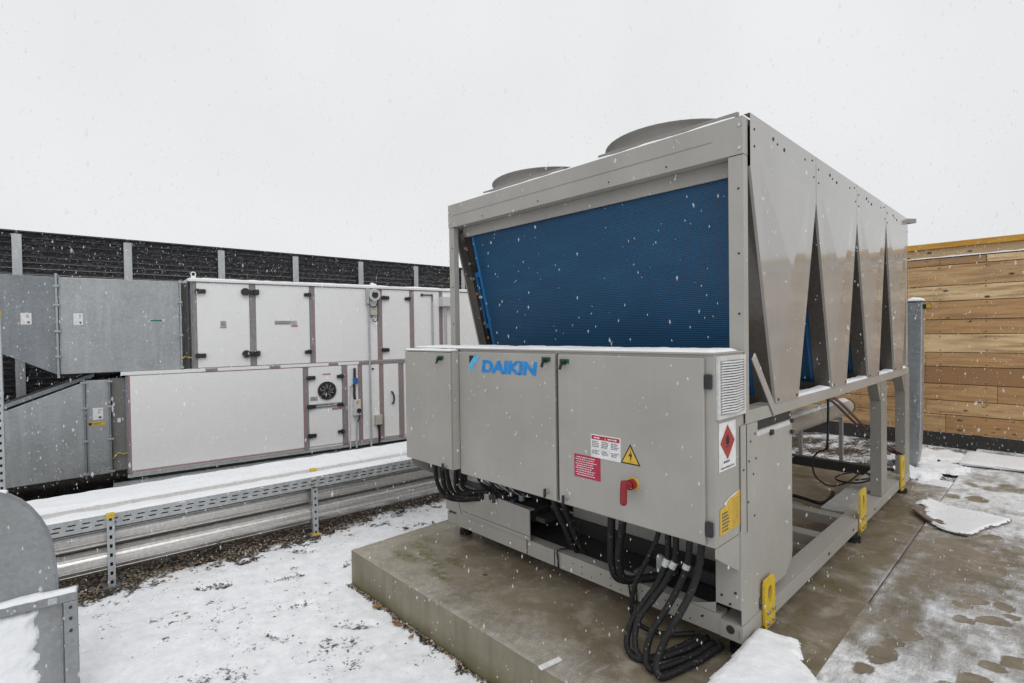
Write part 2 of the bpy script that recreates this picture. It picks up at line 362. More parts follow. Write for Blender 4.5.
# its sides
def pad_sides():
    m,nt,b=newmat('cast_concrete_side'); v=coords(nt,world=True); n1=noise_tex(nt,v,3,5); v2=coords(nt,(14,14,1.2),world=True); n2=noise_tex(nt,v2,1,5); n3=noise_tex(nt,v,60,4)
    col=mix(nt,ramp(nt,n1,[(.3,0.0),(.7,1.0)]),(.19,.165,.115),(.27,.24,.175)); col=mix(nt,ramp(nt,n2,[(.45,0.0),(.75,.55)]),col,(.10,.095,.065)); col=mix(nt,ramp(nt,n3,[(.25,.4),(.45,0.0)]),col,(.08,.075,.06))
    g=N(nt,'ShaderNodeNewGeometry'); sp=N(nt,'ShaderNodeSeparateXYZ'); nt.links.new(g.outputs['Position'],sp.inputs[0])
    ad=N(nt,'ShaderNodeMath',operation='MULTIPLY_ADD'); nt.links.new(n1,ad.inputs[0]); ad.inputs[1].default_value=.16; nt.links.new(sp.outputs['Z'],ad.inputs[2])
    col=mix(nt,ramp(nt,ad.outputs[0],[(0.0,.85),(.01,0.0)]),col,(.07,.075,.02)) if False else col
    mr=N(nt,'ShaderNodeMapRange'); mr.inputs['From Min'].default_value=-.06; mr.inputs['From Max'].default_value=-.20; nt.links.new(ad.outputs[0],mr.inputs['Value'])
    mu=N(nt,'ShaderNodeMath',operation='MULTIPLY'); nt.links.new(mr.outputs[0],mu.inputs[0]); mu.inputs[1].default_value=.8
    col=mix(nt,mu.outputs[0],col,(.085,.085,.022))
    nt.links.new(col,b.inputs['Base Color']); b.inputs['Roughness'].default_value=.6; bump(nt,b,n3,.3,.004); return m
ps=pad_sides()
b=MB()
for (x0,y0,x1,y1) in ((PX0,PY0,PX1,PY0),(PX0,PY1,PX0,PY0)):
    n=60
    for i in range(n):
        p=[(x0+(x1-x0)*t/n,y0+(y1-y0)*t/n) for t in (i,i+1)]
        b.face([(*p[0],-.32),(*p[1],-.32),(*p[1],-.0065),(*p[0],-.0065)],ps)
sd=b.build('concrete_pad_side'); sd['kind']='structure'

# paving beside the plinth
PPRINTS=[(2.90,1.40,1.2,.10,.06),(2.965,1.20,.7,.13,.06),(3.085,.80,1.0,.12,.065),(3.06,1.42,1.9,.10,.05),(2.66,.42,1.35,.16,.06),(2.53,2.55,1.2,.10,.05),(2.64,2.25,1.0,.12,.05),(2.95,1.9,1.2,.12,.055),(2.98,2.15,.8,.10,.05),(2.97,.50,1.0,.13,.06),(2.72,.72,1.3,.12,.05),(3.25,.45,1.3,.14,.06),(3.3,1.1,1.2,.13,.06),(2.85,2.6,1.1,.18,.05),(3.15,2.55,.9,.2,.05),(2.85,4.3,.2,.28,.22),(3.2,4.5,.4,.25,.1),(2.66,3.75,.2,.14,.12)]
def psnow(x,y):
    n=fr(x,y,1.6,51); n2=fr(x,y,7,52); n3=fr(x*1.0,y*.35,16,53)
    s=.37+.12*sstep(2.6,3.1,x+.1*n)+.15*sstep(.95,.35,y+.2*n)+.20*sstep(2.3,3.3,y+.3*n)+.15*n+.10*n2+.12*n3
    s+=.10*sstep(2.62,2.52,x)*sstep(.6,1.2,y)
    s=min(s,.66)
    for q in PPRINTS:
        k_=.96 if q[3]<.2 else 1; c_,s_=math.cos(q[2]),math.sin(q[2]); l_=q[3]*k_
        if k_<1: d=min(print_depth(x,y,q[0]+c_*l_*.42,q[1]+s_*l_*.42,q[2],l_*.62,q[4]*.98),print_depth(x,y,q[0]-c_*l_*.72,q[1]-s_*l_*.72,q[2],l_*.38,q[4]*.80))+.45*n2+.2*n3
        else: d=print_depth(x,y,q[0],q[1],q[2],l_,q[4])+1.2*n2+.5*n
        if d<1.5: s-= (.42 if k_<1 else .26)*sstep(1.2,.85 if k_<1 else .2,d); s+=.05*sstep(.0,.1,d-1.15)*sstep(.5,.2,d-1.1)
    return s
qxs=lines([(2.512,2.52,.008),(2.52,3.7,.0135),(3.7,6,.1),(6,12,1)]); qys=lines([(-9,-.6,.3),(-.6,.3,.03),(.3,3.4,.0135),(3.4,6.4,.03),(6.4,9,.5)])
def qz(x,y):
    z=.0015*fr(x,y,4,61)+.0008*fr(x,y,40,62,2)
    return z-(.007 if x<2.515 and y>1.0 else 0)
grid('pavement',qxs,qys,qz,{'snow':psnow,'wet':lambda x,y:.62+.3*fr(x,y,1.5,63),'moss':lambda x,y:0.0},concrete)
b=MB(); b.box(2.5081,2.5119,1.0,6.3,-.05,-.022,dark_in); b.box(2.5081,2.5119,-.715,.999,-.05,-.0015,concrete); jo=b.build('pavement_joint'); jo['kind']='structure'

# ------------------------------------------------------------------ the chiller
W=2.258; L=3.66
ch=empty('air_cooled_chiller',(1.13,1.8,0)); tag(ch,'large beige air cooled chiller with blue coil and control cabinet standing on a concrete plinth','chiller')
class CB(MB):      # chiller builder: shape in plinth coordinates, object parented to the chiller
    def part(s,name,bevel=.002,parent=None):
        off=(1.13,1.8,0)
        if parent is None:
            s.v=[(x-off[0],y-off[1],z) for x,y,z in s.v]; return s.build(name,ch,bevel)
        s.v=[(x-off[0],y-off[1],z) for x,y,z in s.v]; return s.build(name,parent,bevel)
def cpart(name,fn,bevel=.002,parent=None):
    b=CB(); fn(b); return b.part(name,bevel,parent)

# upper frame
for x0,x1 in ((0,.058),(2.178,2.250)):
    def f(b,x0=x0,x1=x1):
        b.box(x0,x1,0,.046,1.10,2.354,beige)
        for z in (1.35,1.62,1.9,2.2): b.cyl(((x0+x1)/2+.012,-.003,z),((x0+x1)/2+.012,0,z),.005,dark_in,8)
    cpart('corner_post',f)
def f(b):
    b.box(-.003,2.249,-.004,.05,2.357,2.530,beige)
    b.box(.05,2.10,-.006,-.004,2.443,2.447,beige_dark)
    for x,z in ((.02,2.47),(.02,2.39),(2.235,2.49),(2.235,2.385)): b.cyl((x,-.010,z),(x,-.003,z),.008,steel,8)
    for x in (.4,.95,1.5,1.86): b.cyl((x,-.006,2.385),(x,-.003,2.385),.005,dark_in,8)
cpart('top_beam',f,.004)
def f(b): b.box(.058,2.178,.088,.105,2.288,2.40,beige); b.box(.058,2.178,.051,.088,2.36,2.366,beige_dark)
cpart('recessed_header',f,.003)
# rear frame
for x0,x1 in ((0,.07),(2.188,2.250)):
    cpart('corner_post',lambda b,x0=x0,x1=x1: b.box(x0,x1,L-.06,L-.01,1.10,2.50,beige))
cpart('top_beam',lambda b: b.box(0,2.25,L-.06,L,2.36,2.52,beige))
# roof deck with plates
def f(b):
    b.box(.002,2.246,.05,L-.06,2.505,2.532,beige_dark)
cpart('roof_deck',f)
for (x0,x1,y0,y1) in ((.12,1.1,.06,.93),(1.16,2.2,.06,.93),(.12,1.1,.98,1.85),(1.16,2.2,.98,1.85),(.12,1.1,1.9,2.75),(1.16,2.2,1.9,2.75),(.12,1.1,2.8,3.55),(1.16,2.2,2.8,3.55)):
    cpart('fan_plate',lambda b: (b.box(x0,x1,y0,y1,2.534,2.556,beige), b.box(x0+.22,x1,y0,y0+.02,2.5565,2.580,shroud_m)),.003)
for cx,cy in ((1.65,.5),(.60,.5),(1.65,1.42),(.60,1.42)):
    def f(b,cx=cx,cy=cy):
        n=48; prof=[(.425,2.557),(.412,2.58),(.408,2.61),(.418,2.640),(.432,2.652),(.436,2.656),(.428,2.652),(.404,2.62),(.400,2.56)]
        vs=[(cx+r*math.cos(2*math.pi*k/n),cy+r*math.sin(2*math.pi*k/n),z) for r,z in prof for k in range(n)]
        fs=[(i*n+k,i*n+(k+1)%n,(i+1)*n+(k+1)%n,(i+1)*n+k) for i in range(len(prof)-1) for k in range(n)]
        b.mesh(vs,fs,shroud_m,True)
    sh_=cpart('fan_shroud',f,0)
    def f(b,cx=cx,cy=cy):
        b.cyl((cx,cy,2.57),(cx,cy,2.62),.10,black,20)
        for k in range(6):
            a=k*math.pi/3; ca,sa=math.cos(a),math.sin(a)
            q=[(.09,-.04,2.62),(.09,.05,2.58),(.395,.10,2.58),(.395,-.05,2.625)]
            b.face([(cx+r*ca-t*sa,cy+r*sa+t*ca,z) for r,t,z in q],black)
        for k in range(5): 
            b.tube([(cx+(.09+.075*k)*math.cos(t*math.pi/16),cy+(.09+.075*k)*math.sin(t*math.pi/16),2.645) for t in range(33)],.0025,black,5,curve=False)
        for k in range(4):
            a=k*math.pi/4+.2; b.bar((cx-.41*math.cos(a),cy-.41*math.sin(a),2.641),(cx+.41*math.cos(a),cy+.41*math.sin(a),2.641),.004,.006,black)
    cpart('fan_blades',f,0,sh_)
# side panels, one per V of coils
TY=[.055,.998,1.882,2.757,3.625]; BY=[(.354,.682),(1.298,1.608),(2.199,2.507),(3.065,3.386)]
APZ=[2.31,2.29,2.29,2.41,2.30]
for side in (1,-1):
    xf=W if side>0 else 0.0
    for k in range(4):
        def f(b,k=k):
            y0,y1=TY[k]+.002,TY[k+1]-.002; b0,b1=BY[k]; ym=(y0+y1)/2; s=side
            z0,z1=APZ[k],APZ[k+1]
            X=lambda d: xf+s*d
            P=[(X(0),y0,2.556),(X(0),y1,2.556),(X(0),y1,z1),(X(0),b1,1.166),(X(0),b0,1.166),(X(0),y0,z0)]
            T0=(X(0),y0+.10,2.36); T1=(X(0),y1-.10,2.36); C=(X(.014),ym+.03,1.86); D0=(X(.004),b0+.05,1.40); D1=(X(.004),b1-.05,1.40)
            fs=[[P[0],P[5],T0],[P[0],T0,T1,P[1]],[P[1],T1,P[2]],[T0,C,T1],[P[5],P[4],D0,C,T0],[P[2],T1,C,D1,P[3]],[C,D0,D1],[D0,P[4],P[3],D1]]
            for q in fs:
                b.face(q if s>0 else q[::-1],beige_side)
            dp=-s*.10
            for a,c in ((P[5],P[4]),(P[2],P[3])):
                m_=-s*.014
                b.face([a,c,(c[0]+m_,c[1],c[2]),(a[0]+m_,a[1],a[2])],beige)
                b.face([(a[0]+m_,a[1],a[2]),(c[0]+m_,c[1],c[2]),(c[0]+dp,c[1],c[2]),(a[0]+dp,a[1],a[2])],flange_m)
            b.face([P[0],P[1],(P[1][0]-s*.03,P[1][1],P[1][2]),(P[0][0]-s*.03,P[0][1],P[0][2])],beige)
            # bolt holes along the header and screws at the foot
            for dy,dz in ((.30,2.50),(.36,2.487),(.46,2.48),(.80,2.50),(.93,2.52),(.96,2.43),(.05,2.49),(.05,2.41)):
                y=y0+dy*(y1-y0)
                b.cyl((X(-.001),y,dz),(X(.0025),y,dz),.010 if dy in(.30,.46) else .006,dark_in,8)
            for y in (b0+.03,b1-.03): b.cyl((X(-.001),y,1.185),(X(.004),y,1.185),.007,dark_in,8)
        o=cpart('side_panel',f,0)
# rear overhanging corner cap
cpart('roof_corner_cap',lambda b: b.prism([(2.18,3.60),(2.258,3.60),(2.315,3.68),(2.18,3.70)],'z',2.515,2.556,beige_dark),.002)
# coils
for k in range(4):
    b0,b1=BY[k]
    for (yt,yb,s) in ((TY[k]+(.065 if k==0 else .012),b0+.03,1),(TY[k+1]-.03,b1-.03,-1)):
        def f(b):
            t=.045*s; b.mesh([(.155,yt,2.29),(2.125,yt,2.29),(2.125,yb,1.19),(.155,yb,1.19),(.155,yt+t,2.29),(2.125,yt+t,2.29),(2.125,yb+t,1.19),(.155,yb+t,1.19)],
                [(0,3,2,1),(4,5,6,7),(0,1,5,4),(1,2,6,5),(2,3,7,6),(3,0,4,7)],coil_m)
        co=cpart('coil',f,0)
        for x0,x1 in ((.128,.154),(2.126,2.154)):
          def f(b):
            t=.052*s; o_=-.004*s
            b.mesh([(x0,yt+o_,2.29),(x1,yt+o_,2.29),(x1,yb+o_,1.19),(x0,yb+o_,1.19),(x0,yt+t,2.29),(x1,yt+t,2.29),(x1,yb+t,1.19),(x0,yb+t,1.19)],
                [(0,3,2,1),(4,5,6,7),(0,1,5,4),(1,2,6,5),(2,3,7,6),(3,0,4,7)],blue_edge)
            if k==0 and s==1 and x0<1:
                def at(x,z,d=0): 
                    w=(2.29-z)/1.10; return (x,yt+(yb-yt)*w+d,z)
                for za,zb,xa,xb in ((2.02,1.985,.075,.128),(1.62,1.585,.075,.128)):
                    b.mesh([at(xa,za,-.006),at(xb,za,-.006),at(xb,zb,-.006),at(xa,zb,-.006),at(xa,za,.02),at(xb,za,.02),at(xb,zb,.02),at(xa,zb,.02)],[(0,3,2,1),(4,5,6,7),(0,1,5,4),(1,2,6,5),(2,3,7,6),(3,0,4,7)],blue_edge)
                b.bar(at(.087,2.02),at(.087,1.585),.026,.026,blue_edge,(1,0,0))
                b.cyl(at(.07,1.83,-.01),at(.115,1.83,-.01),.012,lgrey,8)
          cpart('coil_frame',f,0,co)
# strip where the coil leans on the frame
def f(b):
    b.bar((.070,.075,2.26),(.072,.40,1.17),.03,.05,dark_in,(1,0,0))
    for i in range(9):
        z=2.2-i*.115; w=(2.27-z)/1.08; b.cyl((.088,.07+.33*w,z),(.10,.06+.33*w,z),.012,plainbrown,8)
plainbrown=plain('copper_bend',(.20,.10,.05),.4,.6)
cpart('coil_end_strip',f,0)
# mid rails, drain deck
for x0,x1 in ((2.17,2.256),(.002,.09)):
    cpart('mid_rail',lambda b: b.box(x0,x1,.0,L+.02,1.106,1.168,beige),.004)
cpart('mid_rail',lambda b: b.box(.092,2.168,.03,.12,1.106,1.166,beige),.004)
cpart('mid_rail',lambda b: b.box(.092,2.168,L-.09,L+.02,1.106,1.166,beige),.004)
for k in range(4):
    b0,b1=BY[k]
    def f(b):
        b.box(.12,2.16,b0-.04,b1+.04,1.125,1.150,galv_d); b.box(.12,2.168,b0-.02,b0+.0,1.150,1.20,dark_in)
        b.box(1.7,2.1,b0+.06,b1-.06,1.152,1.20,dark_in)
    cpart('drain_tray',f,.002)
# short diagonal strut next to the first coil
cpart('brace',lambda b: b.bar((2.262,.066,1.42),(2.262,.335,1.12),.046,.006,beige,(1,0,0)),.002)
# lower pillars
for s in (1,-1):
    xa,xb=(2.130,2.2525) if s>0 else (.006,.128)
    def f(b,xa=xa,xb=xb,s=s):
        b.box(xa,xb,-.060,-.052,.255 if s>0 else .20,.62,beige); b.box(xb-.006 if s>0 else xa,xb if s>0 else xa+.006,-.052,.135,.182,1.105,beige)
        b.box(xa,xb,-.0,.012,.6,1.105,beige)
        if s>0:
            b.face([(xa+.001,-.059,.255),(2.0,-.059,.204),(xa+.001,-.059,.204)],beige)
            b.face([(2.245,-.0615,.12),(2.235,-.0615,.12),(2.235,-.0615,.16),(2.245,-.0615,.16)],beige_dark)
            for x,z in ((2.16,.30),(2.20,.27),(2.225,.33),(2.15,.24)): b.cyl((x,-.064,z),(x,-.058,z),.006,dark_in,8)
            for y,z in ((-.03,.9),(.03,.93),(.08,.86),(.11,.93),(.05,1.02),(.1,1.05),(.02,.74),(.09,.66)): b.cyl((xb-.002,y,z),(xb+.003,y,z),.005,dark_in,8)
    cpart('pillar',f)
    for y0,y1 in ((2.585,2.775),(3.50,3.69)):
        def f(b,y0=y0,y1=y1,s=s):
            x0,x1=(2.180,2.257) if s>0 else (.001,.08)
            b.box(x0,x1,y0,y1,.182,1.104,beige_dark)
            b.prism([(y0-.115,1.104),(y0-.001,1.104),(y0-.001,.955),(y0-.03,.985)],'x',x0,x1-.004,beige_dark)
        cpart('pillar',f)
# cabinet brackets (folded plates that carry the cabinet)
for xa,xb in ((2.2535,2.2575),(-.01,-.002)):
    cpart('cabinet_bracket',lambda b: b.prism([(-.298,.607),(-.298,.568),(-.075,.445),(.0,.445),(.0,.607)] if xa>0 else [(-.37,.64),(-.37,.60),(-.06,.43),(.0,.43),(.0,.64)],'x',xa-.012 if xa>0 else xa,xb-.012 if xa>0 else xb,beige),.001)
# base rails
def f(b):
    b.box(2.150,2.258,-.0605,3.70,.102,.180,beige)
    for y in (1.2,1.75,2.35): b.box(2.2575,2.2595,y,y+.03,.13,.145,dark_in)
cpart('base_rail',f,.005)
cpart('base_rail',lambda b: b.box(.0,.108,-.0605,3.70,.102,.180,beige),.005)
def f(b):
    b.box(.109,2.149,-.058,.020,.102,.200,beige)
    for i in range(13):
        x=1.25+i*.068
        for z in (.125,.165):
            if (i*7+int(z*100))%3: b.cyl((x,-.060,z),(x,-.0575,z),.004,dark_in,8)
    b.cyl((2.20,-.0625,.150),(2.20,-.0595,.150),.020,dark_in,16)
    b.cyl((2.06,-.0605,.16),(2.06,-.0575,.16),.006,dark_in,8)
    b.box(1.10,1.106,-.0615,-.0575,.10,.20,black); b.box(.86,.866,-.0615,-.0575,.10,.21,black)
cpart('base_rail',f,.004)
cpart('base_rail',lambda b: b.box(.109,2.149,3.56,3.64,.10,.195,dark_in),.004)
for y in (1.36,1.86): cpart('cross_member',lambda b: b.box(.109,2.149,y,y+.11,.10,.172,beige_dark),.004)
def f(b): b.box(1.99,2.149,1.98,3.55,.172,.186,galv_p); b.box(2.125,2.149,1.98,3.55,.150,.171,dark_in)
cpart('cable_shelf',f,.002)
# front low cover plate on the left
def f(b):
    b.prism([(.0,.205),(.90,.205),(.90,.405),(.18,.43),(.0,.43)],'y',-.070,-.062,beige)
    b.box(.18,.90,-.061,-.02,.395,.402,beige); b.box(.02,.90,-.0195,.12,.38,.394,dark_in)  # the dark sheet behind the flange paints the shade under the cabinet
    b.bar((.10,-.0705,.43),(.19,-.0705,.205),.004,.002,dark_in,(0,1,0)); b.box(.19,.9,-.0712,-.0702,.232,.235,dark_in)
    b.cyl((.03,-.076,.185),(.03,-.068,.185),.010,steel,8)
cpart('cover_plate',f,.002)
# compressor enclosure
def f(b):
    b.prism([(.137,.235),(.50,.235),(.60,.30),(.61,.34),(.61,1.058),(.137,1.058)],'x',2.215,2.2485,beige); b.box(.95,2.2149,.30,.60,.235,1.058,beige)
cpart('compressor_enclosure',f,.006)
cpart('gap_shade_fill',lambda b: (b.box(.91,2.12,.022,.30,.15,.188,dark_in), b.box(.91,2.12,.275,.298,.189,.285,dark_in)))  # dark plates added to paint the shaded gap behind the front base rail
def f(b): 
    b.box(2.10,2.2455,.14,.60,1.060,1.104,dark_in); b.box(2.2450,2.2500,.14,.59,1.030,1.052,lgrey); b.box(2.249,2.262,.29,.32,1.015,1.04,dark_in); b.box(2.249,2.262,.575,.60,.98,1.0,dark_in); b.box(2.249,2.262,.575,.60,1.04,1.06,dark_in)
cpart('enclosure_top_strip',f,.001)
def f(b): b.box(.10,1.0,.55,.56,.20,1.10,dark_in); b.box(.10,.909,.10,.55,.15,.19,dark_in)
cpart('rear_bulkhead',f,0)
# machinery seen under the cabinet
for x,y,r,z0,z1 in ((.30,.22,.12,.22,.62),(.62,.25,.13,.22,.60)):
    def f(b):
        b.cyl((x,y,z0),(x,y,z1),r,black,20); b.tube([(x,y,z1),(x,y,z1+.05)],.05,black,12)
    cpart('compressor',f,.004)
def f(b):
    rr=random.Random(3)
    for i in range(16):
        x=.40+i*.022; b.tube([(x,-.13,.66),(x+.02*rr.uniform(-1,1),-.10,.55),(x+.05*rr.uniform(-1,1)+.04,-.03,.47),(x+.06,.05,.42+.03*rr.random())],.0045,[lgrey,black,trim_grey][i%3],6)
cpart('wire_bundle',f,0)
def f(b):
    b.cyl((.60,-.06,.43),(.60,.06,.43),.030,black,14); b.cyl((.555,-.085,.415),(.555,-.03,.415),.038,black,16); b.tube([(.40,.0,.44),(.55,.0,.44),(.75,.02,.47),(.85,.05,.55)],.022,black,10)
    b.cyl((.705,-.03,.405),(.705,-.03,.43),.012,blue_p,10); b.cyl((.66,.0,.42),(.66,.0,.50),.018,steel,12); b.tube([(.66,.0,.50),(.72,.03,.53),(.82,.05,.48)],.010,plainbrown,8); b.cyl((.76,.0,.42),(.76,.0,.47),.02,trim_grey,12)
    b.box(.92,1.0,-.03,.12,.33,.36,dark_in)
cpart('valve_group',f,0)
def f(b): b.box(.36,.45,.02,.03,.46,.56,yel_l); b.box(.39,.44,.012,.02,.44,.47,white_l)
cpart('warning_label',f,0)
def f(b): b.cyl((1.74,.10,.22),(1.74,.10,.30),.022,lgrey,14); b.tube([(1.74,.10,.30),(1.74,.10,.315)],lambda t:.022-.008*t,lgrey,14); b.box(1.62,1.80,.02,.13,.205,.216,galv_d); b.box(1.80,2.12,.11,.135,.24,.30,black)
cpart('filter_drier',f,.001)
# black cable hoses
HOSES={'A':([(1.879,-.15,.64),(1.879,-.150,.536),(1.827,-.160,.403),(1.768,-.180,.269),(1.750,-.190,.168),(1.749,-.190,.106),(1.800,-.170,.046),(1.906,-.120,.033),(2.0,-.02,.035)],.0125),
'B':([(1.935,-.15,.64),(1.934,-.150,.531),(1.927,-.150,.421),(1.889,-.180,.299),(1.845,-.220,.214),(1.810,-.290,.118),(1.819,-.340,.040),(1.88,-.375,.020),(1.938,-.34,.022),(1.99,-.2,.024),(2.03,-.02,.03)],.0155),
'C':([(1.978,-.15,.64),(1.977,-.150,.534),(1.965,-.150,.418),(1.927,-.180,.313),(1.879,-.230,.220),(1.850,-.290,.148),(1.864,-.340,.058),(1.915,-.36,.022),(1.97,-.30,.022),(2.03,-.15,.025),(2.06,.0,.03)],.0155),
'D':([(2.058,-.17,.64),(2.057,-.170,.533),(2.043,-.170,.439),(2.023,-.190,.358),(1.983,-.250,.242),(1.945,-.320,.141),(1.943,-.370,.049),(1.985,-.400,.020),(2.02,-.34,.020),(2.07,-.18,.022),(2.10,-.02,.03)],.0155),
'E':([(2.127,-.19,.64),(2.126,-.190,.552),(2.114,-.200,.447),(2.094,-.230,.350),(2.067,-.290,.256),(2.025,-.350,.140),(2.018,-.400,.063),(2.045,-.420,.024),(2.075,-.34,.022),(2.11,-.2,.024),(2.14,-.02,.03)],.0165),
'F':([(1.600,-.15,.64),(1.599,-.150,.536),(1.594,-.150,.378),(1.596,-.140,.272),(1.615,-.115,.215),(1.68,-.05,.205),(1.80,.06,.235)],.021),
'G':([(1.673,-.15,.64),(1.670,-.150,.535),(1.645,-.150,.381),(1.640,-.140,.284),(1.655,-.11,.225),(1.72,-.03,.222),(1.85,.09,.26)],.021),
'h1':([(1.185,-.15,.64),(1.194,-.150,.530),(1.219,-.100,.398),(1.228,-.050,.289),(1.225,.01,.215)],.0185),
'h2':([(1.27,-.15,.64),(1.268,-.150,.542),(1.270,-.100,.428),(1.280,-.050,.310),(1.285,.01,.225)],.0185),
'l1':([(.205,-.25,.68),(.205,-.250,.567),(.190,-.220,.447),(.200,-.180,.369),(.242,-.140,.350),(.399,-.100,.385),(.448,-.050,.40)],.017),
'l2':([(.265,-.25,.68),(.260,-.250,.566),(.235,-.200,.438),(.250,-.160,.378),(.331,-.110,.380),(.427,-.050,.41)],.017),
'l4':([(.34,-.2,.68),(.345,-.19,.56),(.33,-.17,.47),(.36,-.12,.425),(.45,-.07,.43),(.56,-.02,.45)],.015),
'l5':([(.17,-.28,.68),(.165,-.28,.58),(.15,-.25,.46),(.17,-.19,.36),(.24,-.12,.335),(.36,-.09,.36),(.46,-.05,.38)],.016),
'l6':([(.52,-.2,.65),(.53,-.18,.55),(.55,-.12,.47),(.60,-.05,.43)],.010),
'l7':([(.64,-.2,.65),(.66,-.17,.54),(.70,-.10,.46),(.74,-.0,.42)],.010),
'l3':([(.31,-.20,.68),(.30,-.200,.555),(.278,-.180,.447),(.290,-.140,.400),(.377,-.100,.415),(.471,-.050,.43)],.017),
's1':([(1.665,-.10,.21),(1.655,-.075,.17),(1.665,-.072,.11),(1.69,-.065,.09),(1.70,-.072,.14),(1.71,-.09,.21)],.005),
's2':([(1.20,.0,.22),(1.14,-.066,.215),(1.137,-.0665,.16),(1.138,-.064,.10)],.005)}
for k,(pts,r) in HOSES.items():
    def f(b):
        b.tube(pts,r,rubber,12)
        if k in 'BCD':
            q=Vector(pts[2]).lerp(Vector(pts[3]),.25); q2=Vector(pts[2]).lerp(Vector(pts[3]),-.05); b.tube([q,q2],r*1.12,lgrey,12,curve=False)
    cpart('hose',f,0)
# feet
for x,y in ((2.215,1.93),(2.215,3.55),(2.20,0.05),(.075,.06),(.06,1.93),(.06,3.55)):
    def f(b): b.cyl((x,y,.0),(x,y,.035),.048,rubber,18); b.cyl((x,y,.035),(x,y,.10),.03,black,12)
    cpart('rubber_foot',f,.003)
# yellow lifting lugs with an oval eye
def lug(y0,y1,z0,z1):
    def f(b):
        yc=(y0+y1)/2; n=28; hz=z0+(z1-z0)*.68; out=[]; inn=[]
        for k in range(n):
            a=2*math.pi*k/n; c,s=math.cos(a),math.sin(a); m=max(abs(c),abs(s)); 
            w=(y1-y0)/2; oy=yc+w*min(1,max(-1,c/m)); t=(s/m+1)/2; oz=z0+(z1-z0)*t
            out.append((oy,oz)); inn.append((yc+w*.38*c,hz+(z1-z0)*.17*s))
        xa,xb=2.2615,2.2735
        for x,fl in ((xb,1),(xa,-1)):
            for k in range(n):
                j=(k+1)%n; q=[(x,*out[k]),(x,*out[j]),(x,*inn[j]),(x,*inn[k])]; b.face(q if fl>0 else q[::-1],yel_p)
        for k in range(n):
            j=(k+1)%n
            b.face([(xa,*out[k]),(xa,*out[j]),(xb,*out[j]),(xb,*out[k])],yel_p); b.face([(xb,*inn[k]),(xb,*inn[j]),(xa,*inn[j]),(xa,*inn[k])],yel_p)
        for dy,dz in ((-.25,.12),(.25,.12),(-.25,.34),(.25,.34)):
            y=yc+dy*(y1-y0); z=z0+dz*(z1-z0); b.cyl((xb,y,z),(xb+.012,y,z),.012,steel,6)
    cpart('lifting_lug',f,.002)
lug(.155,.285,.085,.325); lug(1.885,2.045,.085,.385); lug(3.24,3.38,.085,.40)

# control cabinet
def f(b):
    b.box(.494,2.243,-.294,-.002,.610,1.440,beige); b.box(-.045,.4935,-.366,-.002,.645,1.425,beige)
    b.box(-.05,2.247,-.302,-.002,1.441,1.449,beige); b.box(-.05,.494,-.384,-.302,1.4265,1.434,beige)
    b.box(1.352,1.371,-.2955,-.2945,.62,1.43,dark_in)
cab=cpart('control_cabinet',f,.003)
def csub(name,fn,bevel=.002): return cpart(name,fn,bevel,cab)
csub('door',lambda b: b.box(-.045,.4935,-.384,-.3675,.650,1.4225,beige),.004)
csub('door',lambda b: b.box(.503,1.350,-.312,-.2955,.618,1.426,beige),.004)
csub('door',lambda b: b.box(1.373,2.203,-.312,-.2955,.618,1.426,beige),.004)
for x,y,z in ((.40,-.384,1.375),(1.292,-.312,1.385),(1.425,-.312,1.378)):
    def f(b):
        b.box(x-.035,x+.03,y-.004,y,z,z+.024,green_p); b.cyl((x,y-.028,z+.006),(x,y,z+.006),.013,black,12); b.bar((x+.006,y-.03,z+.015),(x-.012,y-.03,z-.03),.012,.012,black)
    csub('latch',f,.001)
for x,y,z in ((.44,-.384,.672),(1.292,-.312,.664),(1.425,-.312,.656)):
    def f(b): b.cyl((x,y-.026,z),(x,y,z),.013,steel,12); b.bar((x,y-.028,z+.018),(x-.003,y-.028,z-.03),.014,.012,black)
    csub('latch',f,.002)
for z in (1.325,.690):
    csub('hinge',lambda b: b.box(2.207,2.236,-.314,-.2955,z-.032,z+.032,black),.004)
# brand sign
def f(b):
    y=-.3135
    b.face([(.612,y,1.404),(.612,y,1.352),(.662,y,1.404)],ink_black); b.face([(.612,y,1.347),(.612,y,1.288),(.722,y,1.404),(.668,y,1.404)],logo_c)
    M=Matrix(((1,0,0,.735),(0,0,-1,y),(0,1,0,1.300),(0,0,0,1)))
    b.text('DAIKIN',logo_b,M,size=.1,shear=.10,bold=.0055,width=.486,height=.080)
ink_black=plain('black_print',(.012,.012,.014),.5)
csub('logo',f,0)
def rows(b,x0,x1,z0,z1,n,y,mat,seed,axis='y',gap=.5):
    rr=random.Random(seed); dz=(z1-z0)/n
    for i in range(n):
        z=z1-(i+.75)*dz; e=x0+(x1-x0)*rr.uniform(.7,1)
        c=x0
        while c<e-.004:
            w=min(rr.uniform(.006,.018),e-c); 
            q=[(c,z),(c+w,z),(c+w,z+dz*gap),(c,z+dz*gap)]
            b.face([(p,y,r_) if axis=='y' else (y,p,r_) for p,r_ in q],mat); c+=w+.003
def f(b):
    b.box(1.594,1.776,-.3133,-.3123,.905,1.023,white_l); b.box(1.599,1.771,-.3139,-.3133,.998,1.018,red_l)
    rows(b,1.615,1.665,1.001,1.014,1,-.3143,white_l,1); rows(b,1.70,1.755,1.001,1.014,1,-.3143,white_l,2)
    b.face([(1.680,-.3143,1.000),(1.692,-.3143,1.000),(1.686,-.3143,1.015)],yel_l)
    for i,x in enumerate((1.602,1.662,1.72)):
        rows(b,x,x+.048,.958,.992,4,-.3138,ink,10+i); rows(b,x,x+.048,.922,.945,3,-.3138,ink,20+i)
csub('warning_label',f,0)
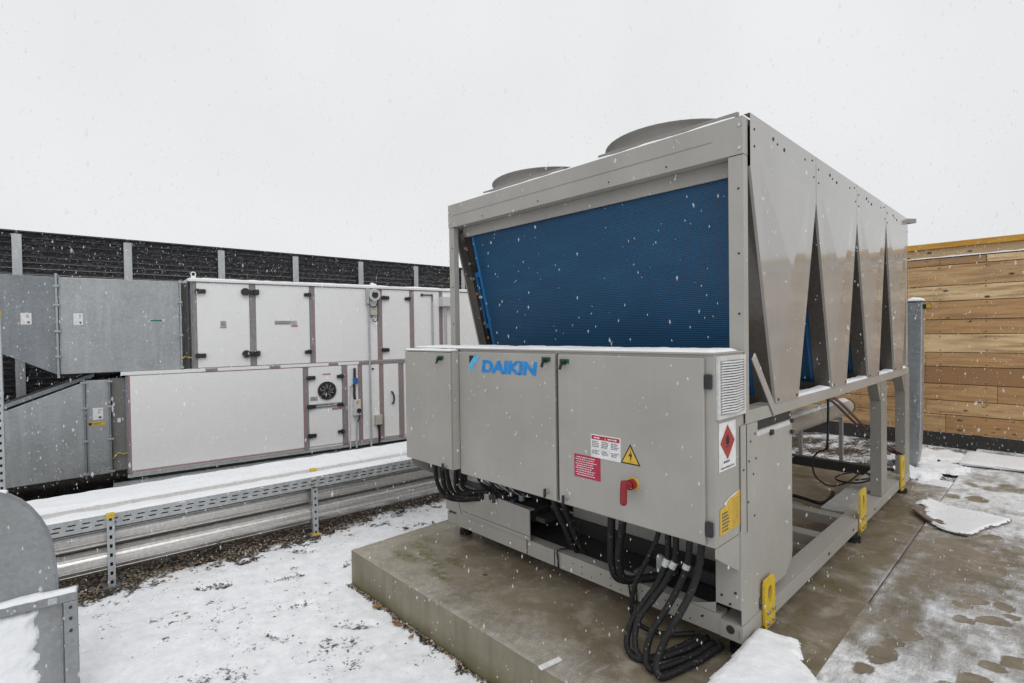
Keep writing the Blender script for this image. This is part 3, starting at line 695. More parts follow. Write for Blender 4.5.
def f(b):
    b.box(1.483,1.653,-.3133,-.3123,.786,.905,red_l)
    for i in range(9): rows(b,1.50-.008*(i%2),1.640,.795+.0115*i,.795+.0115*(i+1),1,-.3138,white_l,40+i,gap=.35)
csub('warning_label',f,0)
def f(b):
    b.prism([(1.776,.905),(1.887,.905),(1.8315,1.003)],'y',-.3133,-.3123,ink_black); b.prism([(1.786,.911),(1.877,.911),(1.8315,.991)],'y',-.3141,-.3134,yel_l)
    y=-.3146; b.face([(1.838,y,.975),(1.821,y,.942),(1.832,y,.945)],ink_black); b.face([(1.832,y,.945),(1.842,y,.950),(1.832,y,.918)],ink_black); b.face([(1.832,y,.945),(1.838,y,.960),(1.842,y,.950)],ink_black)
csub('warning_label',f,0)
def f(b):
    b.cyl((1.846,-.318,.815),(1.846,-.312,.815),.031,yel_p,24); b.cyl((1.846,-.345,.815),(1.846,-.318,.815),.025,red_p,20); b.cyl((1.836,-.375,.822),(1.846,-.345,.815),.020,red_p,16)
    b.tube([(1.838,-.372,.838),(1.836,-.378,.80),(1.834,-.378,.725)],lambda t:.017 if t<.93 else .012,red_p,14)
csub('rotary_switch',f,.001)
def f(b):   # louvred vent on the side
    x0=2.2435
    b.box(x0,x0+.012,-.280,-.004,1.160,1.432,lgrey)
    b.box(x0+.012,x0+.0128,-.262,-.022,1.178,1.412,trim_grey)
    n=20
    for i in range(n):
        z=1.184+i*.0115
        for ya,yb,xa,xb in ((-.260,-.142,.0128,.030),(-.142,-.024,.030,.0128)):
            b.face([(x0+xa+.001,ya,z),(x0+xb+.001,yb,z),(x0+xb-.003,yb,z+.0065),(x0+xa-.003,ya,z+.0065)],lgrey)
            b.face([(x0+xa+.001,ya,z),(x0+xa-.004,ya,z-.001),(x0+xb-.004,yb,z-.001),(x0+xb+.001,yb,z)],lgrey)
csub('vent_grille',f,.004)
def f(b):
    x=2.2440; b.box(x,x+.001,-.259,-.093,.930,1.141,white_l)
    c=(-.176,1.052); b.face([(x+.0016,c[0],c[1]-.078),(x+.0016,c[0]+.072,c[1]),(x+.0016,c[0],c[1]+.078),(x+.0016,c[0]-.072,c[1])],red_d)
    # flame
    fl=[(0,-.028),(.018,-.022),(.02,-.002),(.012,.012),(.010,.002),(.004,.030),(-.004,.014),(-.010,.022),(-.020,.0),(-.017,-.022)]
    b.face([(x+.0021,c[0]+p*.9,c[1]+.012+q*.9) for p,q in fl],ink_black); b.face([(x+.0021,c[0]-.022,c[1]-.022),(x+.0021,c[0]+.022,c[1]-.022),(x+.0021,c[0]+.022,c[1]-.018),(x+.0021,c[0]-.022,c[1]-.018)],ink_black)
    rows(b,-.215,-.140,.958,.972,1,x+.0016,ink,61,'x',.7); rows(b,-.243,-.110,.936,.947,1,x+.0016,ink,62,'x',.6)
csub('hazard_label',f,0)
def f(b):
    x=2.2440; pts=[(-.255,.652),(-.012,.655),(-.012,.817),(-.06,.815),(-.10,.800),(-.16,.795),(-.20,.775),(-.255,.765)]
    b.face([(x+.0008,p,q) for p,q in pts],yel_l); b.face([(x+.0013,p,q) for p,q in ((-.06,.8165),(-.10,.802),(-.16,.797),(-.20,.777),(-.22,.785),(-.16,.803),(-.10,.812))],white_l)
    rows(b,-.13,-.03,.66,.79,11,x+.0014,straw,71,'x',.35); rows(b,-.235,-.16,.66,.75,6,x+.0014,ink,72,'x',.55)
csub('hazard_label',f,0)

# ------------------------------------------------------------------ snow on the chiller
snow_sheet((-.05,-.30,1.4495),(2.29,0,0),(0,.25,0),120,10,.012,'thin snow lying along the top of the beige control cabinet',1,.5)
snow_sheet((-.05,-.384,1.4345),(.54,0,0),(0,.08,0),40,6,.010,'thin snow on the forward left box of the control cabinet',2,.5)
snow_sheet((.03,-.002,2.531),(2.19,0,0),(0,.05,0),120,4,.011,'thin white line of snow along the top front beam of the chiller',3,.5)
for i,(x0,x1,y0) in enumerate(((.13,1.08,.07),(1.17,2.19,.07))):
    snow_sheet((x0,y0,2.557),(x1-x0,0,0),(0,.03,0),50,3,.010,('snow on the far left roof plate edge of the chiller','snow on the right roof plate edge of the chiller')[i],4+i,.6)
snow_sheet((2.172,.70,1.1685),(.080,0,0),(0,2.93,0),6,110,.012,'narrow strip of snow on the side rail below the folded panels',6,.7)
snow_sheet((.20,.72,1.151),(1.9,0,0),(0,.5,0),40,14,.012,'patch of snow inside the chiller between the first and second coils',7,.6)

# ------------------------------------------------------------------ air handling unit
AO=(-4.012,-1.53,0); AR=math.atan2(.9913,.1319)
ahu=empty('air_handling_unit',AO,AR); tag(ahu,'long white two storey air handling unit with black hinges before the black fence','air handling unit')
def apart(name,fn,bevel=.002,parent=None):
    b=MB(); fn(b); return b.build(name,parent or ahu,bevel)
SE=7.0
apart('lower_casing',lambda b: b.box(0,SE,.012,1.35,.005,1.128,white_panel),.004)
apart('upper_casing',lambda b: b.box(.645,SE,.012,1.35,1.172,2.215,white_panel),.004)
def f(b):
    b.box(-.02,SE,.012,1.34,-.035,.003,galv_p); b.box(-.0,SE,.06,1.3,-.25,-.036,dark_in); b.box(-.15,SE,-.25,.05,-.085,-.075,galv_p)  # the dark box below the pale rail paints the shadow under the unit
apart('base_frame',f,.003)
def f(b): b.prism([(-.035,2.216),(-.035,2.246),(.66,2.275),(1.40,2.246),(1.40,2.216)],'x',.600,SE+.02,white_panel)
apart('roof',f,.003)
def f(b):
    b.box(-.06,SE,-.012,1.0,1.130,1.170,white_panel)
    for s in (.83,1.55,2.30,): b.box(s-.065,s+.065,-.0145,-.012,1.132,1.166,trim_grey)
    b.box(2.66,SE,-.0145,-.012,1.118,1.168,trim_grey)
apart('joint_band',f,.002)
# upper doors and dividers
def door(s0,s1,z0,z1,name='door'): return apart(name,lambda b: b.box(s0,s1,-.012,.011,z0,z1,white_panel),.004)
for s0,s1,nm in ((.690,1.262,'door'),(1.338,1.995,'door'),(2.068,2.945,'panel'),(3.022,3.455,'door'),(3.53,3.955,'door'),(4.02,4.9,'panel'),(4.97,6.1,'panel')):
    door(s0,s1,1.178,2.205,nm)
for s0,s1,rd in ((.648,.688,0),(1.266,1.334,0),(2.0,2.064,1),(2.949,3.018,1),(3.459,3.526,1),(3.959,4.016,1),(4.905,4.965,0)):
    def f(b):
        b.box(s0,s1,-.004,.011,1.175,2.212,trim_grey)
        if rd: b.box(s1-.010,s1-.001,-.0065,-.004,1.178,2.205,trim_red); 
        if rd and s0>2.5: b.box(s0+.001,s0+.010,-.0065,-.004,1.178,2.205,trim_red)
    apart('divider',f,.002)
apart('seal',lambda b: (b.box(2.068,SE,-.0105,-.003,1.1722,1.1785,trim_red), b.box(.72,2.0,-.0105,-.003,1.118,1.1235,trim_red)),0)
# lower doors and panels
for s0,s1,nm in ((.022,1.893,'panel'),(1.965,2.412,'door'),(2.494,2.642,'panel'),(2.706,2.958,'panel'),(3.026,3.258,'door'),(3.345,4.4,'panel')):
    door(s0,s1,.045,1.118,nm)
for s0,s1,r0,r1 in ((-.004,.020,0,1),(1.897,1.961,1,0),(2.418,2.490,0,1),(2.646,2.702,1,1),(2.963,3.022,1,1),(3.264,3.338,1,1)):
    def f(b):
        b.box(s0,s1,-.004,.011,.012,1.122,trim_grey)
        if r0: b.box(s0+.001,s0+.010,-.0065,-.004,.03,1.118,trim_red)
        if r1: b.box(s1-.010,s1-.001,-.0065,-.004,.03,1.118,trim_red)
    apart('divider',f,.002)
apart('seal',lambda b: (b.box(.02,1.895,-.0125,-.003,.030,.038,trim_red), b.box(2.42,3.34,-.0125,-.003,.030,.038,trim_red)),0)
def hinge(s,z,both=False,right=True):
    def f(b):
        b.cyl((s,-.055,z),(s,-.012,z),.030,black,16)
        b.box(s-.02,s+.085 if right else s+.02,-.045,-.012,z-.026,z+.026,black)
        if not right: b.box(s-.06,s+.02,-.045,-.012,z-.022,z+.022,black)
        if both: b.box(s+.085,s+.15,-.05,-.012,z-.035,z+.035,black); b.cyl((s-.01,-.058,z),(s-.01,-.012,z),.048,black,18)
    apart('hinge',f,.008)
for s,z,bo,ri in ((.70,2.10,0,1),(.69,1.325,0,1),(1.225,2.108,1,1),(1.225,1.328,1,1),(1.985,2.095,0,0),(1.980,1.33,0,0),(3.04,2.085,0,1),(3.03,1.322,0,1),(3.435,2.08,0,0),
    (1.965,.977,0,1),(1.965,.588,0,1),(1.965,.195,0,1),(2.40,.976,0,0),(2.40,.584,0,0),(2.40,.206,0,0)): hinge(s,z,bo,ri)
def f(b):
    b.cyl((2.205,-.030,.790),(2.205,-.012,.790),.125,black,36); b.cyl((2.205,-.034,.790),(2.205,-.030,.790),.098,glass_d,36)
    for k in range(9):
        a=k*2*math.pi/9; b.bar((2.205+.03*math.cos(a),-.0355,.79+.03*math.sin(a)),(2.205+.09*math.cos(a+.3),-.0355,.79+.09*math.sin(a+.3)),.010,.003,trim_grey,(0,1,0))
glass_d=plain('dark_glass',(.012,.013,.014),.08)
apart('porthole',f,.004)
def sign(s0,s1,z0,z1,seed,red=None):
    def f(b):
        b.box(s0,s1,-.0145,-.0122,z0,z1,sgrey); rows(b,s0+.01,s1-.01,z0+.008,z1-.008,2,-.0150,ink,seed,gap=.55)
        if red: b.box(*red[:2],-.0146,-.0122,*red[2:],trim_red)
    apart('sign',f,0)
sign(1.555,1.83,1.695,1.748,1,(1.76,1.84,1.665,1.692)); sign(.935,1.0,1.675,1.745,2,(.932,1.002,1.655,1.673)); sign(2.05,2.38,.545,.620,3,(2.27,2.40,.515,.543)); sign(1.98,2.08,.66,.72,4)
apart('badge',lambda b: b.box(2.15,2.26,-.0145,-.0122,1.005,1.025,trim_red),0)
def f(b):
    b.box(2.555,2.655,-.075,-.0125,.415,.635,lgrey); b.box(2.59,2.63,-.077,-.0755,.575,.615,yel_l); b.cyl((2.625,-.10,.48),(2.625,-.075,.48),.032,black,16)
apart('isolator_switch',f,.004)
def f(b): b.box(2.565,2.625,-.07,-.0125,.86,.94,blue_p); b.cyl((2.585,-.04,.94),(2.585,-.04,1.08),.018,black,12); b.tube([(2.565,-.05,.87),(2.54,-.05,.83),(2.51,-.03,.81)],.006,trim_grey,8)
apart('blue_switch',f,.004)
def f(b): b.tube([(2.57,-.03,.86),(2.58,-.035,.80),(2.575,-.04,.72),(2.585,-.035,.64)],lambda t:.018,black,10)
apart('cable_gland',f,0)
for pts,r,m in (([(2.585,-.05,.41),(2.60,-.05,.33),(2.60,-.03,.06),(2.60,-.03,-.05)],.013,sgrey),([(2.64,-.05,.41),(2.63,-.05,.36),(2.60,-.05,.30)],.009,black),([(2.52,-.03,.80),(2.51,-.03,.4),(2.51,-.03,-.05)],.008,lgrey),([(2.81,-.04,2.02),(2.81,-.04,1.2),(2.81,-.04,-.05)],.014,sgrey),
      ([(2.93,-.04,.25),(2.935,-.04,.12),(2.93,-.04,-.06)],.014,black),([(2.905,-.04,.25),(2.92,-.05,.15),(2.925,-.04,-.06)],.008,black)):
    apart('conduit',lambda b: b.tube(pts,r,m,10),0)
apart('junction_box',lambda b: b.box(2.872,2.975,-.07,-.0125,.245,.385,pebble_beige),.005)
apart('junction_box',lambda b: b.box(2.825,2.930,-.065,-.0125,1.83,1.955,pebble_beige),.005)
def f(b):
    b.box(2.77,2.80,-.09,-.0125,1.99,2.215,sgrey); b.cyl((2.885,-.09,2.12),(2.885,-.0125,2.12),.085,lgrey,24); b.cyl((2.885,-.11,2.12),(2.885,-.09,2.12),.045,black,16); b.tube([(2.81,-.06,2.0),(2.83,-.08,1.955),(2.90,-.08,1.955),(2.94,-.06,2.04)],.008,black,8); b.box(2.86,2.91,-.12,-.09,2.15,2.19,sgrey)
apart('pressure_sensor',f,.003)
apart('cable',lambda b: b.tube([(2.85,-.05,1.835),(2.855,-.06,1.77),(2.89,-.06,1.735),(2.93,-.06,1.77),(2.94,-.05,1.9),(2.945,-.05,2.04)],.007,black,8),0)
apart('cable',lambda b: (b.cyl((3.66,-.035,2.145),(3.66,-.0125,2.145),.022,black,12), b.tube([(3.66,-.03,2.145),(3.80,-.03,2.148),(3.828,-.03,2.14),(3.83,-.03,2.08),(3.83,-.03,1.2)],.009,black,8)),0)
apart('cable_tube',lambda b: b.cyl((3.83,-.03,1.25),(3.83,-.03,2.05),.014,sgrey,10),0)
def f(b): b.box(3.95,4.20,-.16,-.0125,1.97,2.12,lgrey); b.cyl((4.02,-.10,1.2),(4.02,-.10,1.97),.022,sgrey,10)
apart('terminal_box',f,.006)
apart('door_handle',lambda b: b.tube([(3.145,-.0125,.70),(3.145,-.05,.69),(3.165,-.055,.62),(3.155,-.05,.54),(3.150,-.0125,.53)],.013,black,10),0)
apart('knob',lambda b: b.cyl((2.86,-.03,1.055),(2.86,-.0125,1.055),.014,black,12),0)
def f(b):
    b.tube([(.665+.024*math.cos(t*math.pi/8),.02,2.305+.026*math.sin(t*math.pi/8)) for t in range(17)],.007,white_panel,8,curve=False); b.box(.64,.69,.0,.04,2.25,2.285,white_panel)
apart('lifting_eye',f,.002)
MA=Matrix.Translation(AO)@Matrix.Rotation(AR,4,'Z')
def aw(s,y,z): return MA@Vector((s,y,z))
def avec(s,y,z): return MA.to_3x3()@Vector((s,y,z))
snow_sheet(aw(.60,-.036,2.2475),avec(6.4,0,0),avec(0,.69,.028),140,8,.016,'thin snow along the roof of the white air handling unit',11,.5)
snow_sheet(aw(2.86,-.02,2.262),avec(.09,0,0),avec(0,.07,0),10,8,.055,'small lump of snow on the roof edge above the grey sensor',12,.6)

# ------------------------------------------------------------------ ducts at the left
ud=empty('upper_duct',tuple(aw(-.58,.05,1.16)),AR); tag(ud,'upper galvanised duct section with two white stickers running into the white unit','duct')
U0=(-.58,.05,1.16)
def dpart(name,fn,root,o,bevel=.002):
    b=MB(); fn(b); b.v=[(x-o[0],y-o[1],z-o[2]) for x,y,z in b.v]; return b.build(name,root,bevel)
def f(b):
    b.box(-.575,.515,.02,1.28,1.172,2.210,galv_m)
dpart('duct_body',f,ud,U0,.004)
def f(b): b.prism([(-.600,1.172),(-.600,2.212),(-3.2,2.262),(-3.2,2.2),(-1.02,1.405)],'y',.02,1.28,galv_d)
dpart('duct_transition',f,ud,U0,.003)
def f(b):
    b.box(-.598,-.577,-.012,1.31,1.135,2.245,galv_m)
    for z in (1.35,1.62,1.9,2.1): b.box(-.615,-.56,-.022,-.012,z,z+.022,galv_m)
dpart('flange',f,ud,U0,.003)
def f(b):
    b.box(.516,.534,-.012,1.31,1.160,2.225,galv_m)
    for z in (1.18,1.56,1.95,2.19): b.box(.505,.545,-.022,-.012,z,z+.025,galv_m)
dpart('flange',f,ud,U0,.003)
def f(b):
    n=6
    pr=[(.535,.075)]+[(.545+i*.016,.060+(.025 if i%2 else 0)) for i in range(n)]+[(.642,.075)]
    for (a,y0),(c,y1) in zip(pr,pr[1:]): b.face([(a,y0,1.18),(c,y1,1.18),(c,y1,2.20),(a,y0,2.20)],flex)
    b.box(.536,.642,.10,1.25,1.18,2.20,flex); b.box(.630,.6445,.0,1.3,1.17,2.215,galv_d)
dpart('flexible_connector',f,ud,U0,0)
dpart('earth_wire',lambda b: b.tube([(.52,-.02,1.29),(.555,.0,1.315),(.60,.03,1.31),(.64,.0,1.30)],.006,yel_p,8),ud,U0,0)
def sticker(root,o,s0,s1,z0,z1,y,seed):
    def f(b):
        b.box(s0,s1,y-.0015,y,z0,z1,white_l); rows(b,s0+.045,s1-.012,z0+.07,z1-.01,2,y-.002,ink,seed,gap=.4); b.face([(s0+.05,y-.002,z0+.012),(s1-.014,y-.002,z0+.012),(s1-.014,y-.002,z0+.035),(s0+.05,y-.002,z0+.035)],ink)
    dpart('sticker',f,root,o,0)
sticker(ud,U0,-.875,-.790,1.705,1.825,.0185,1); sticker(ud,U0,-.455,-.375,1.70,1.825,.0185,2)
def f(b): b.box(.225,.37,.0165,.0185,1.735,1.765,lgrey); b.box(.23,.34,.0158,.0165,1.738,1.760,green_label)
dpart('sticker',f,ud,U0,0)

L0=(-.38,.05,.04)
ld=empty('lower_duct',tuple(aw(*L0)),AR); tag(ld,'lower galvanised duct with sloping top and yellow sticker joined to the white unit','duct')
dpart('duct_transition',lambda b: b.prism([(-.392,.045),(-.392,1.070),(-1.35,.68),(-3.0,.02),(-3.0,-.02)],'y',.03,1.2,galv_m),ld,L0,.003)
dpart('duct_body',lambda b: b.box(-.372,-.172,.03,1.2,.045,1.090,galv_m),ld,L0,.003)
for s in (-.382,-.163): dpart('flange',lambda b: (b.box(s-.009,s+.009,-.002,1.23,.018,1.105,galv_d),[b.box(s-.03,s+.03,-.014,-.002,z,z+.022,galv_m) for z in (.06,.42,.78,1.06)]),ld,L0,.003)
def f(b):
    b.box(-.150,-.02,.05,1.2,.06,1.10,flex); b.box(-.020,-.004,.0,1.25,.02,1.115,galv_d)
    b.tube([(-.15,.03,.20),(-.10,.02,.26),(-.05,.03,.24),(-.01,.02,.26)],.006,yel_p,8)
dpart('flexible_connector',f,ld,L0,.002)
sticker(ld,L0,-.315,-.225,.655,.785,.0285,3)
def f(b): b.box(-.355,-.210,.0265,.0285,.59,.632,yel_l); b.box(-.352,-.325,.0258,.0265,.597,.625,ink_black); rows(b,-.315,-.22,.60,.622,2,.0255,ink,9)
dpart('sticker',f,ld,L0,0)
dpart('badge',lambda b: b.box(-.10,-.07,.046,.0495,.60,.65,white_l),ld,L0,.002)
dpart('support_rail',lambda b: b.prism([(-.30,1.12),(-.30,1.165),(-3.0,.10),(-3.0,.055)],'y',.2,1.15,galv_d),ld,L0,.003)

# ------------------------------------------------------------------ black noise barrier fence at the left
FD=rad(90-2.8); FO=(-6.493,-2.551,-.25)
ff=empty('noise_barrier_fence',FO,FD); tag(ff,'black ribbed noise barrier fence with galvanised posts behind the white unit','fence')
def fpart(name,fn,bevel=.002): b=MB(); fn(b); return b.build(name,ff,bevel)
def barrier_mat():
    m,nt,b=newmat('black_barrier_mat'); v=coords(nt,(11,11,20)); n=noise_tex(nt,v,3,5,.7); n2=noise_tex(nt,v,1.6,6,.75)
    nt.links.new(ramp(nt,n2,[(.3,(.006,.006,.007)),(.52,(.022,.022,.025)),(.70,(.15,.155,.165))]),b.inputs['Base Color']); b.inputs['Roughness'].default_value=.8; bump(nt,b,n,.9,.03); return m
bar_m=barrier_mat(); ledge_m=plain('dark_grey_rail',(.045,.047,.051),.7)
posts=[-2.25,-1.04,.165,1.375,2.625,3.82,5.06,6.29,7.5,8.7]
for s in posts:
    def f(b):
        b.box(s-.055,s+.045,-.05,-.040,0,3.225,galv_p); b.box(s-.012,s+.002,-.04,.06,0,3.225,galv_d); b.box(s-.055,s+.045,.06,.07,0,3.225,galv_d); b.box(s-.03,s+.02,-.03,.04,3.226,3.275,black)
    fpart('post',f,.002)
for s0,s1 in zip(posts,posts[1:]):
    def f(b):
        z=.05
        while z<3.2:
            b.prism([(-.024,z),(-.024,z+.012),(-.013,z+.020),(-.016,z+.074),(.03,z+.078),(.03,z)],'x',s0+.006,s1-.016,bar_m)
            b.box(s0+.006,s1-.016,-.027,-.0245,z+.002,z+.010,ledge_m); z+=.0802
        b.box(s0+.006,s1-.016,-.035,.035,z,z+.02,ledge_m)
    fpart('barrier_panel',f,0)

# ------------------------------------------------------------------ pipes, cable tray and posts
TD=rad(90-4.5); TO=(-1.5,-1.97,-.25); MT=Matrix.Translation(TO)@Matrix.Rotation(TD,4,'Z')
def tw(s,y,z): return MT@Vector((s,y,z+.25))       # s along the run, y away from the chiller (negative x), z world height
def tvec(s,y,z): return MT.to_3x3()@Vector((s,y,z))
S0,S1=-.9,7.6
def pipe(y,z,r,label,seed):
    root=empty('insulated_pipe',tuple(tw(S0,y,z)),TD); tag(root,label,'pipe','insulated pipes beside the cable tray')
    b=MB(); b.tube([(0,0,0),(S1-S0,0,0)],r,alu,28,curve=False); b.build('cladding',root,0)
    k=.35+seed*.23
    while k<S1-S0:
        b=MB(); b.tube([(k,0,0),(k+.030,0,0)],r+.0035,alu,28,curve=False); 
        for q in range(3): b.cyl((k+.012,-(r+.003)*math.cos(.4*q-.4),(r+.003)*math.sin(.4*q-.4)),(k+.012,-(r+.009)*math.cos(.4*q-.4),(r+.009)*math.sin(.4*q-.4)),.006,steel,6)
        o=b.build('joint_ring',root,0); k+=1.0
    # long beads and a seam with rivets
    b=MB()
    for a in (-38,-14,22,40):
        ca,sa=math.cos(rad(a)),math.sin(rad(a)); b.tube([(0,-r*ca,r*sa),(S1-S0,-r*ca,r*sa)],.0045,alu,8,curve=False)
    b.build('bead',root,0)
    b=MB(); b.box(0,S1-S0,-r-.003,-r+.004,-.012,.010,alu)
    q=.1
    while q<S1-S0: b.cyl((q,-r-.009,0),(q,-r-.002,0),.006,steel,6); q+=.19
    b.build('seam',root,.001)
pipe(.165,.085,.082,'upper of the two thin clad pipes, tucked under the cable tray',0)
pipe(.120,-.085,.088,'lowest clad pipe nearest the snowy gravel, under the cable tray',1)
pipe(.62,.075,.155,'thick clad pipe topped with snow right behind the cable tray',2)
pipe(.94,.075,.155,'thick clad pipe under snow nearest the white unit',3)
snow_sheet(tw(S0,.545,.212),tvec(S1-S0,0,0),tvec(0,.47,0),260,18,.032,'broad band of snow covering the two thick pipes',21,.3)
# cable tray
tr=empty('cable_tray',tuple(tw(S0,.03,.17)),TD); tag(tr,'long perforated galvanised cable tray with snow on top','cable tray')
def slot_rail(b,L_,z0,z1,y):
    # side rail pierced by two rows of real slots
    zr=[z0,z0+.026,z0+.035,z0+.056,z0+.065,z1]; s=0
    while s<L_:
        for i in range(5):
            if i in (1,3):
                o=.0 if i==1 else .04
                a0,a1=s+.012+o*0,s+.056
                if i==3: a0,a1=s+.022,s+.066
                for u0,u1 in ((s,a0),(a1,s+.08)):
                    b.face([(u0,y,zr[i]),(u1,y,zr[i]),(u1,y,zr[i+1]),(u0,y,zr[i+1])],galv_p)
            else: b.face([(s,y,zr[i]),(s+.08,y,zr[i]),(s+.08,y,zr[i+1]),(s,y,zr[i+1])],galv_p)
        s+=.08
b=MB(); slot_rail(b,S1-S0,0,.092,0); b.box(0,S1-S0,.0005,.014,.092,.096,galv_p); b.box(0,S1-S0,.0012,.0022,.0,.02,galv_p); b.build('side_rail',tr,0)
b=MB(); b.box(0,S1-S0,.003,.16,-.004,.0,galv_d); b.build('tray_floor',tr,0)
b=MB(); b.box(0,S1-S0,.162,.165,0,.092,galv_p); b.build('side_rail',tr,0)
b=MB(); b.box(0,S1-S0,.02,.16,.066,.086,galv_d); b.build('lid',tr,.002)
snow_sheet(tw(S0,.028,.2585),tvec(S1-S0,0,0),tvec(0,.17,0),300,10,.020,'long ribbon of snow lying on the cable tray',22,.35)
# perforated posts
def strut(loc,rz,h,label,cap,group='perforated support posts',w=.045,y_holes=True):
    root=empty('support_post',loc,rz); tag(root,label,'post',group)
    b=MB(); s=0; hw=w/2; n=int(h/.06)
    for i in range(n):
        z=i*h/n; z2=(i+1)*h/n; a,c=z+.02,z2-.02
        for q in ([(-hw,z),(hw,z),(hw,a),(-hw,a)],[(-hw,a),(-.008,a),(-.008,c),(-hw,c)],[(.008,a),(hw,a),(hw,c),(.008,c)],[(-hw,c),(hw,c),(hw,z2),(-hw,z2)]):
            b.face([(x,-.02,zz) for x,zz in q],galv_p)
    b.box(-hw,-hw+.003,-.0198,.022,0,h,galv_p); b.box(hw-.003,hw,-.0198,.022,0,h,galv_p); b.box(-hw+.003,hw-.003,.018,.021,0,h,dark_in)
    b.build('channel',root,0)
    b=MB(); b.box(-.05,.05,-.045,.06,-.006,.006,galv_d); b.build('base_plate',root,.001)
    if cap:
        b=MB(); b.box(-hw-.003,hw+.003,-.024,.026,h-.028,h+.004,yel_p); b.build('end_cap',root,.003)
    return root
p1=tw(.0,.0,-.24); strut((p1.x,p1.y,-.25),TD,.525,'tall perforated post with a yellow cap in front of the cable tray',True)
p2=tw(1.46,.0,-.24); q2=strut((p2.x-.0,p2.y,-.25),TD,.425,'perforated post with a yellow foot, ending below the tray near the plinth',False)
b=MB(); b.box(-.035,.035,-.05,.03,.007,.016,yel_p); b.build('foot_cap',q2,.003)
p3=tw(1.52,.21,-.24); strut((p3.x,p3.y,-.25),TD,.545,'post behind the tray showing only a small yellow cap above the snow',True)
strut((-2.745,-2.545,-.25),AR,2.03,'tall perforated post with an orange cap at the left picture edge',True)

# ------------------------------------------------------------------ near duct elbow at the left edge
EO=(-.12,-2.2,-.25); ER=math.atan2(.9913,.1319)
el=empty('duct_elbow',EO,ER); tag(el,'rounded galvanised duct elbow with a bolted flange frame in the near left corner','duct')
def epart(name,fn,bevel=.003): b=MB(); fn(b); b.v=[(x,y,z+.25) for x,y,z in b.v]; return b.build(name,el,bevel)
arc=[(-.62,.86),(-.45,.855),(-.36,.845),(-.315,.832),(-.283,.812),(-.247,.782),(-.213,.739),(-.179,.680),(-.154,.617),(-.137,.542),(-.127,.455),(-.123,.39),(-.122,.316),(-.122,.25),(-.62,.25)]
epart('cheek',lambda b: b.prism(arc,'y',.0,.045,galv_w),.003)
def f(b):
    for (a,c) in zip(arc[:12],arc[1:13]): b.bar((a[0],-.003,a[1]),(c[0],-.003,c[1]),.010,.005,galv_d,(0,1,0))
epart('seam_edge',f,.001)
def f(b):
    b.box(-.62,-.045,-.045,-.010,.262,.303,galv_w); b.box(-.098,-.0455,-.047,-.012,-.252,.2615,galv_w); b.box(-.62,-.0455,-.009,.05,.285,.304,galv_d)
    for q in (-.34,-.27,-.20,-.13): b.cyl((q,-.053,.282),(q,-.045,.282),.007,steel,6)
    for z in (.235,.18,.12): b.cyl((-.072,-.054,z),(-.072,-.047,z),.007,black,6)
    b.box(-.155,-.118,-.051,-.0455,.268,.298,galv_p)
epart('flange_frame',f,.003)
epart('lower_cheek',lambda b: b.box(-.62,-.099,-.008,.045,-.252,.2605,galv_w),.002)
def f(b): b.tube([(-.108,-.012,.255),(-.106,-.014,.12),(-.109,-.013,-.05),(-.107,-.012,-.24)],.005,trim_grey,8)
epart('sealant_strip',f,0)
ME=Matrix.Translation(EO)@Matrix.Rotation(ER,4,'Z')
def ew(s,y,z): return ME@Vector((s,y,z+.25))
snow_sheet(ew(-.62,-.046,.3045),ME.to_3x3()@Vector((.574,0,0)),ME.to_3x3()@Vector((0,.06,0)),110,8,.016,'snow lying along the bolted flange of the near duct elbow',31,.7)
snow_sheet(ew(-.46,.0,.856),ME.to_3x3()@Vector((.17,0,-.03)),ME.to_3x3()@Vector((0,.045,0)),30,6,.012,'little snow on the rounded top of the near duct elbow',32,.6)
b=MB(); nu,nv=60,80; vs=[]
for j in range(nv+1):
    for i in range(nu+1):
        s=-.62+.46*i/nu; z=-.25+.50*j/nv; n=noise.fractal(Vector((s*14,z*14,2)),1,2,4)
        ed=min((-.205+.018*n+.006*math.sin(z*60)-s),( .243+.01*n-z))
        h=.022*max(0,min(1,ed/.03))**.5*(1+.3*n) if ed>0 else -.006
        vs.append(ew(s,-.009-h,z))
b.mesh(vs,[(j*(nu+1)+i,j*(nu+1)+i+1,(j+1)*(nu+1)+i+1,(j+1)*(nu+1)+i) for j in range(nv) for i in range(nu)],snow_m,True)
tag(b.build('snow'),'snow stuck to the sheet metal in the bottom left corner','snow',kind='stuff')

# ------------------------------------------------------------------ wooden fence at the right
wf=empty('wooden_fence',(2.5,6.33,0),rad(-1.0)); tag(wf,'tall fence of weathered horizontal boards with a yellow top beam','fence')
ZB=[.16,.398,.585,.80,1.025,1.21,1.45,1.637,1.875,2.074,2.34,2.435]
b=MB(); tones=[]; rr=random.Random(12)
for i,(z0,z1) in enumerate(zip(ZB,ZB[1:])):
    x=-9.0; cuts=[-9.0]
    while x<9: x+=rr.choice([.8,1.2,1.5,2.0,2.5]); cuts.append(x)
    for c0,c1 in zip(cuts,cuts[1:]):
        dy=rr.uniform(-.004,.006); tilt=0
        b.mesh([(c0+.002,dy,z0+.004),(c1-.002,dy,z0+.004+tilt),(c1-.002,dy+.024,z0+.004+tilt),(c0+.002,dy+.024,z0+.004),(c0+.002,dy,z1-.004),(c1-.002,dy,z1-.004+tilt),(c1-.002,dy+.024,z1-.004+tilt),(c0+.002,dy+.024,z1-.004)],
            [(3,2,1,0),(4,5,6,7),(0,1,5,4),(1,2,6,5),(2,3,7,6),(3,0,4,7)],wood)
        tones.append((rr.choice([.05,.25,.4,.55,.7,.85,1,1])+rr.uniform(-.05,0),rr.uniform(0,1)**2 if i not in (0,10) else .9,rr.random()))
o=b.build('board_panel',wf,.002); board_attr(o,tones)
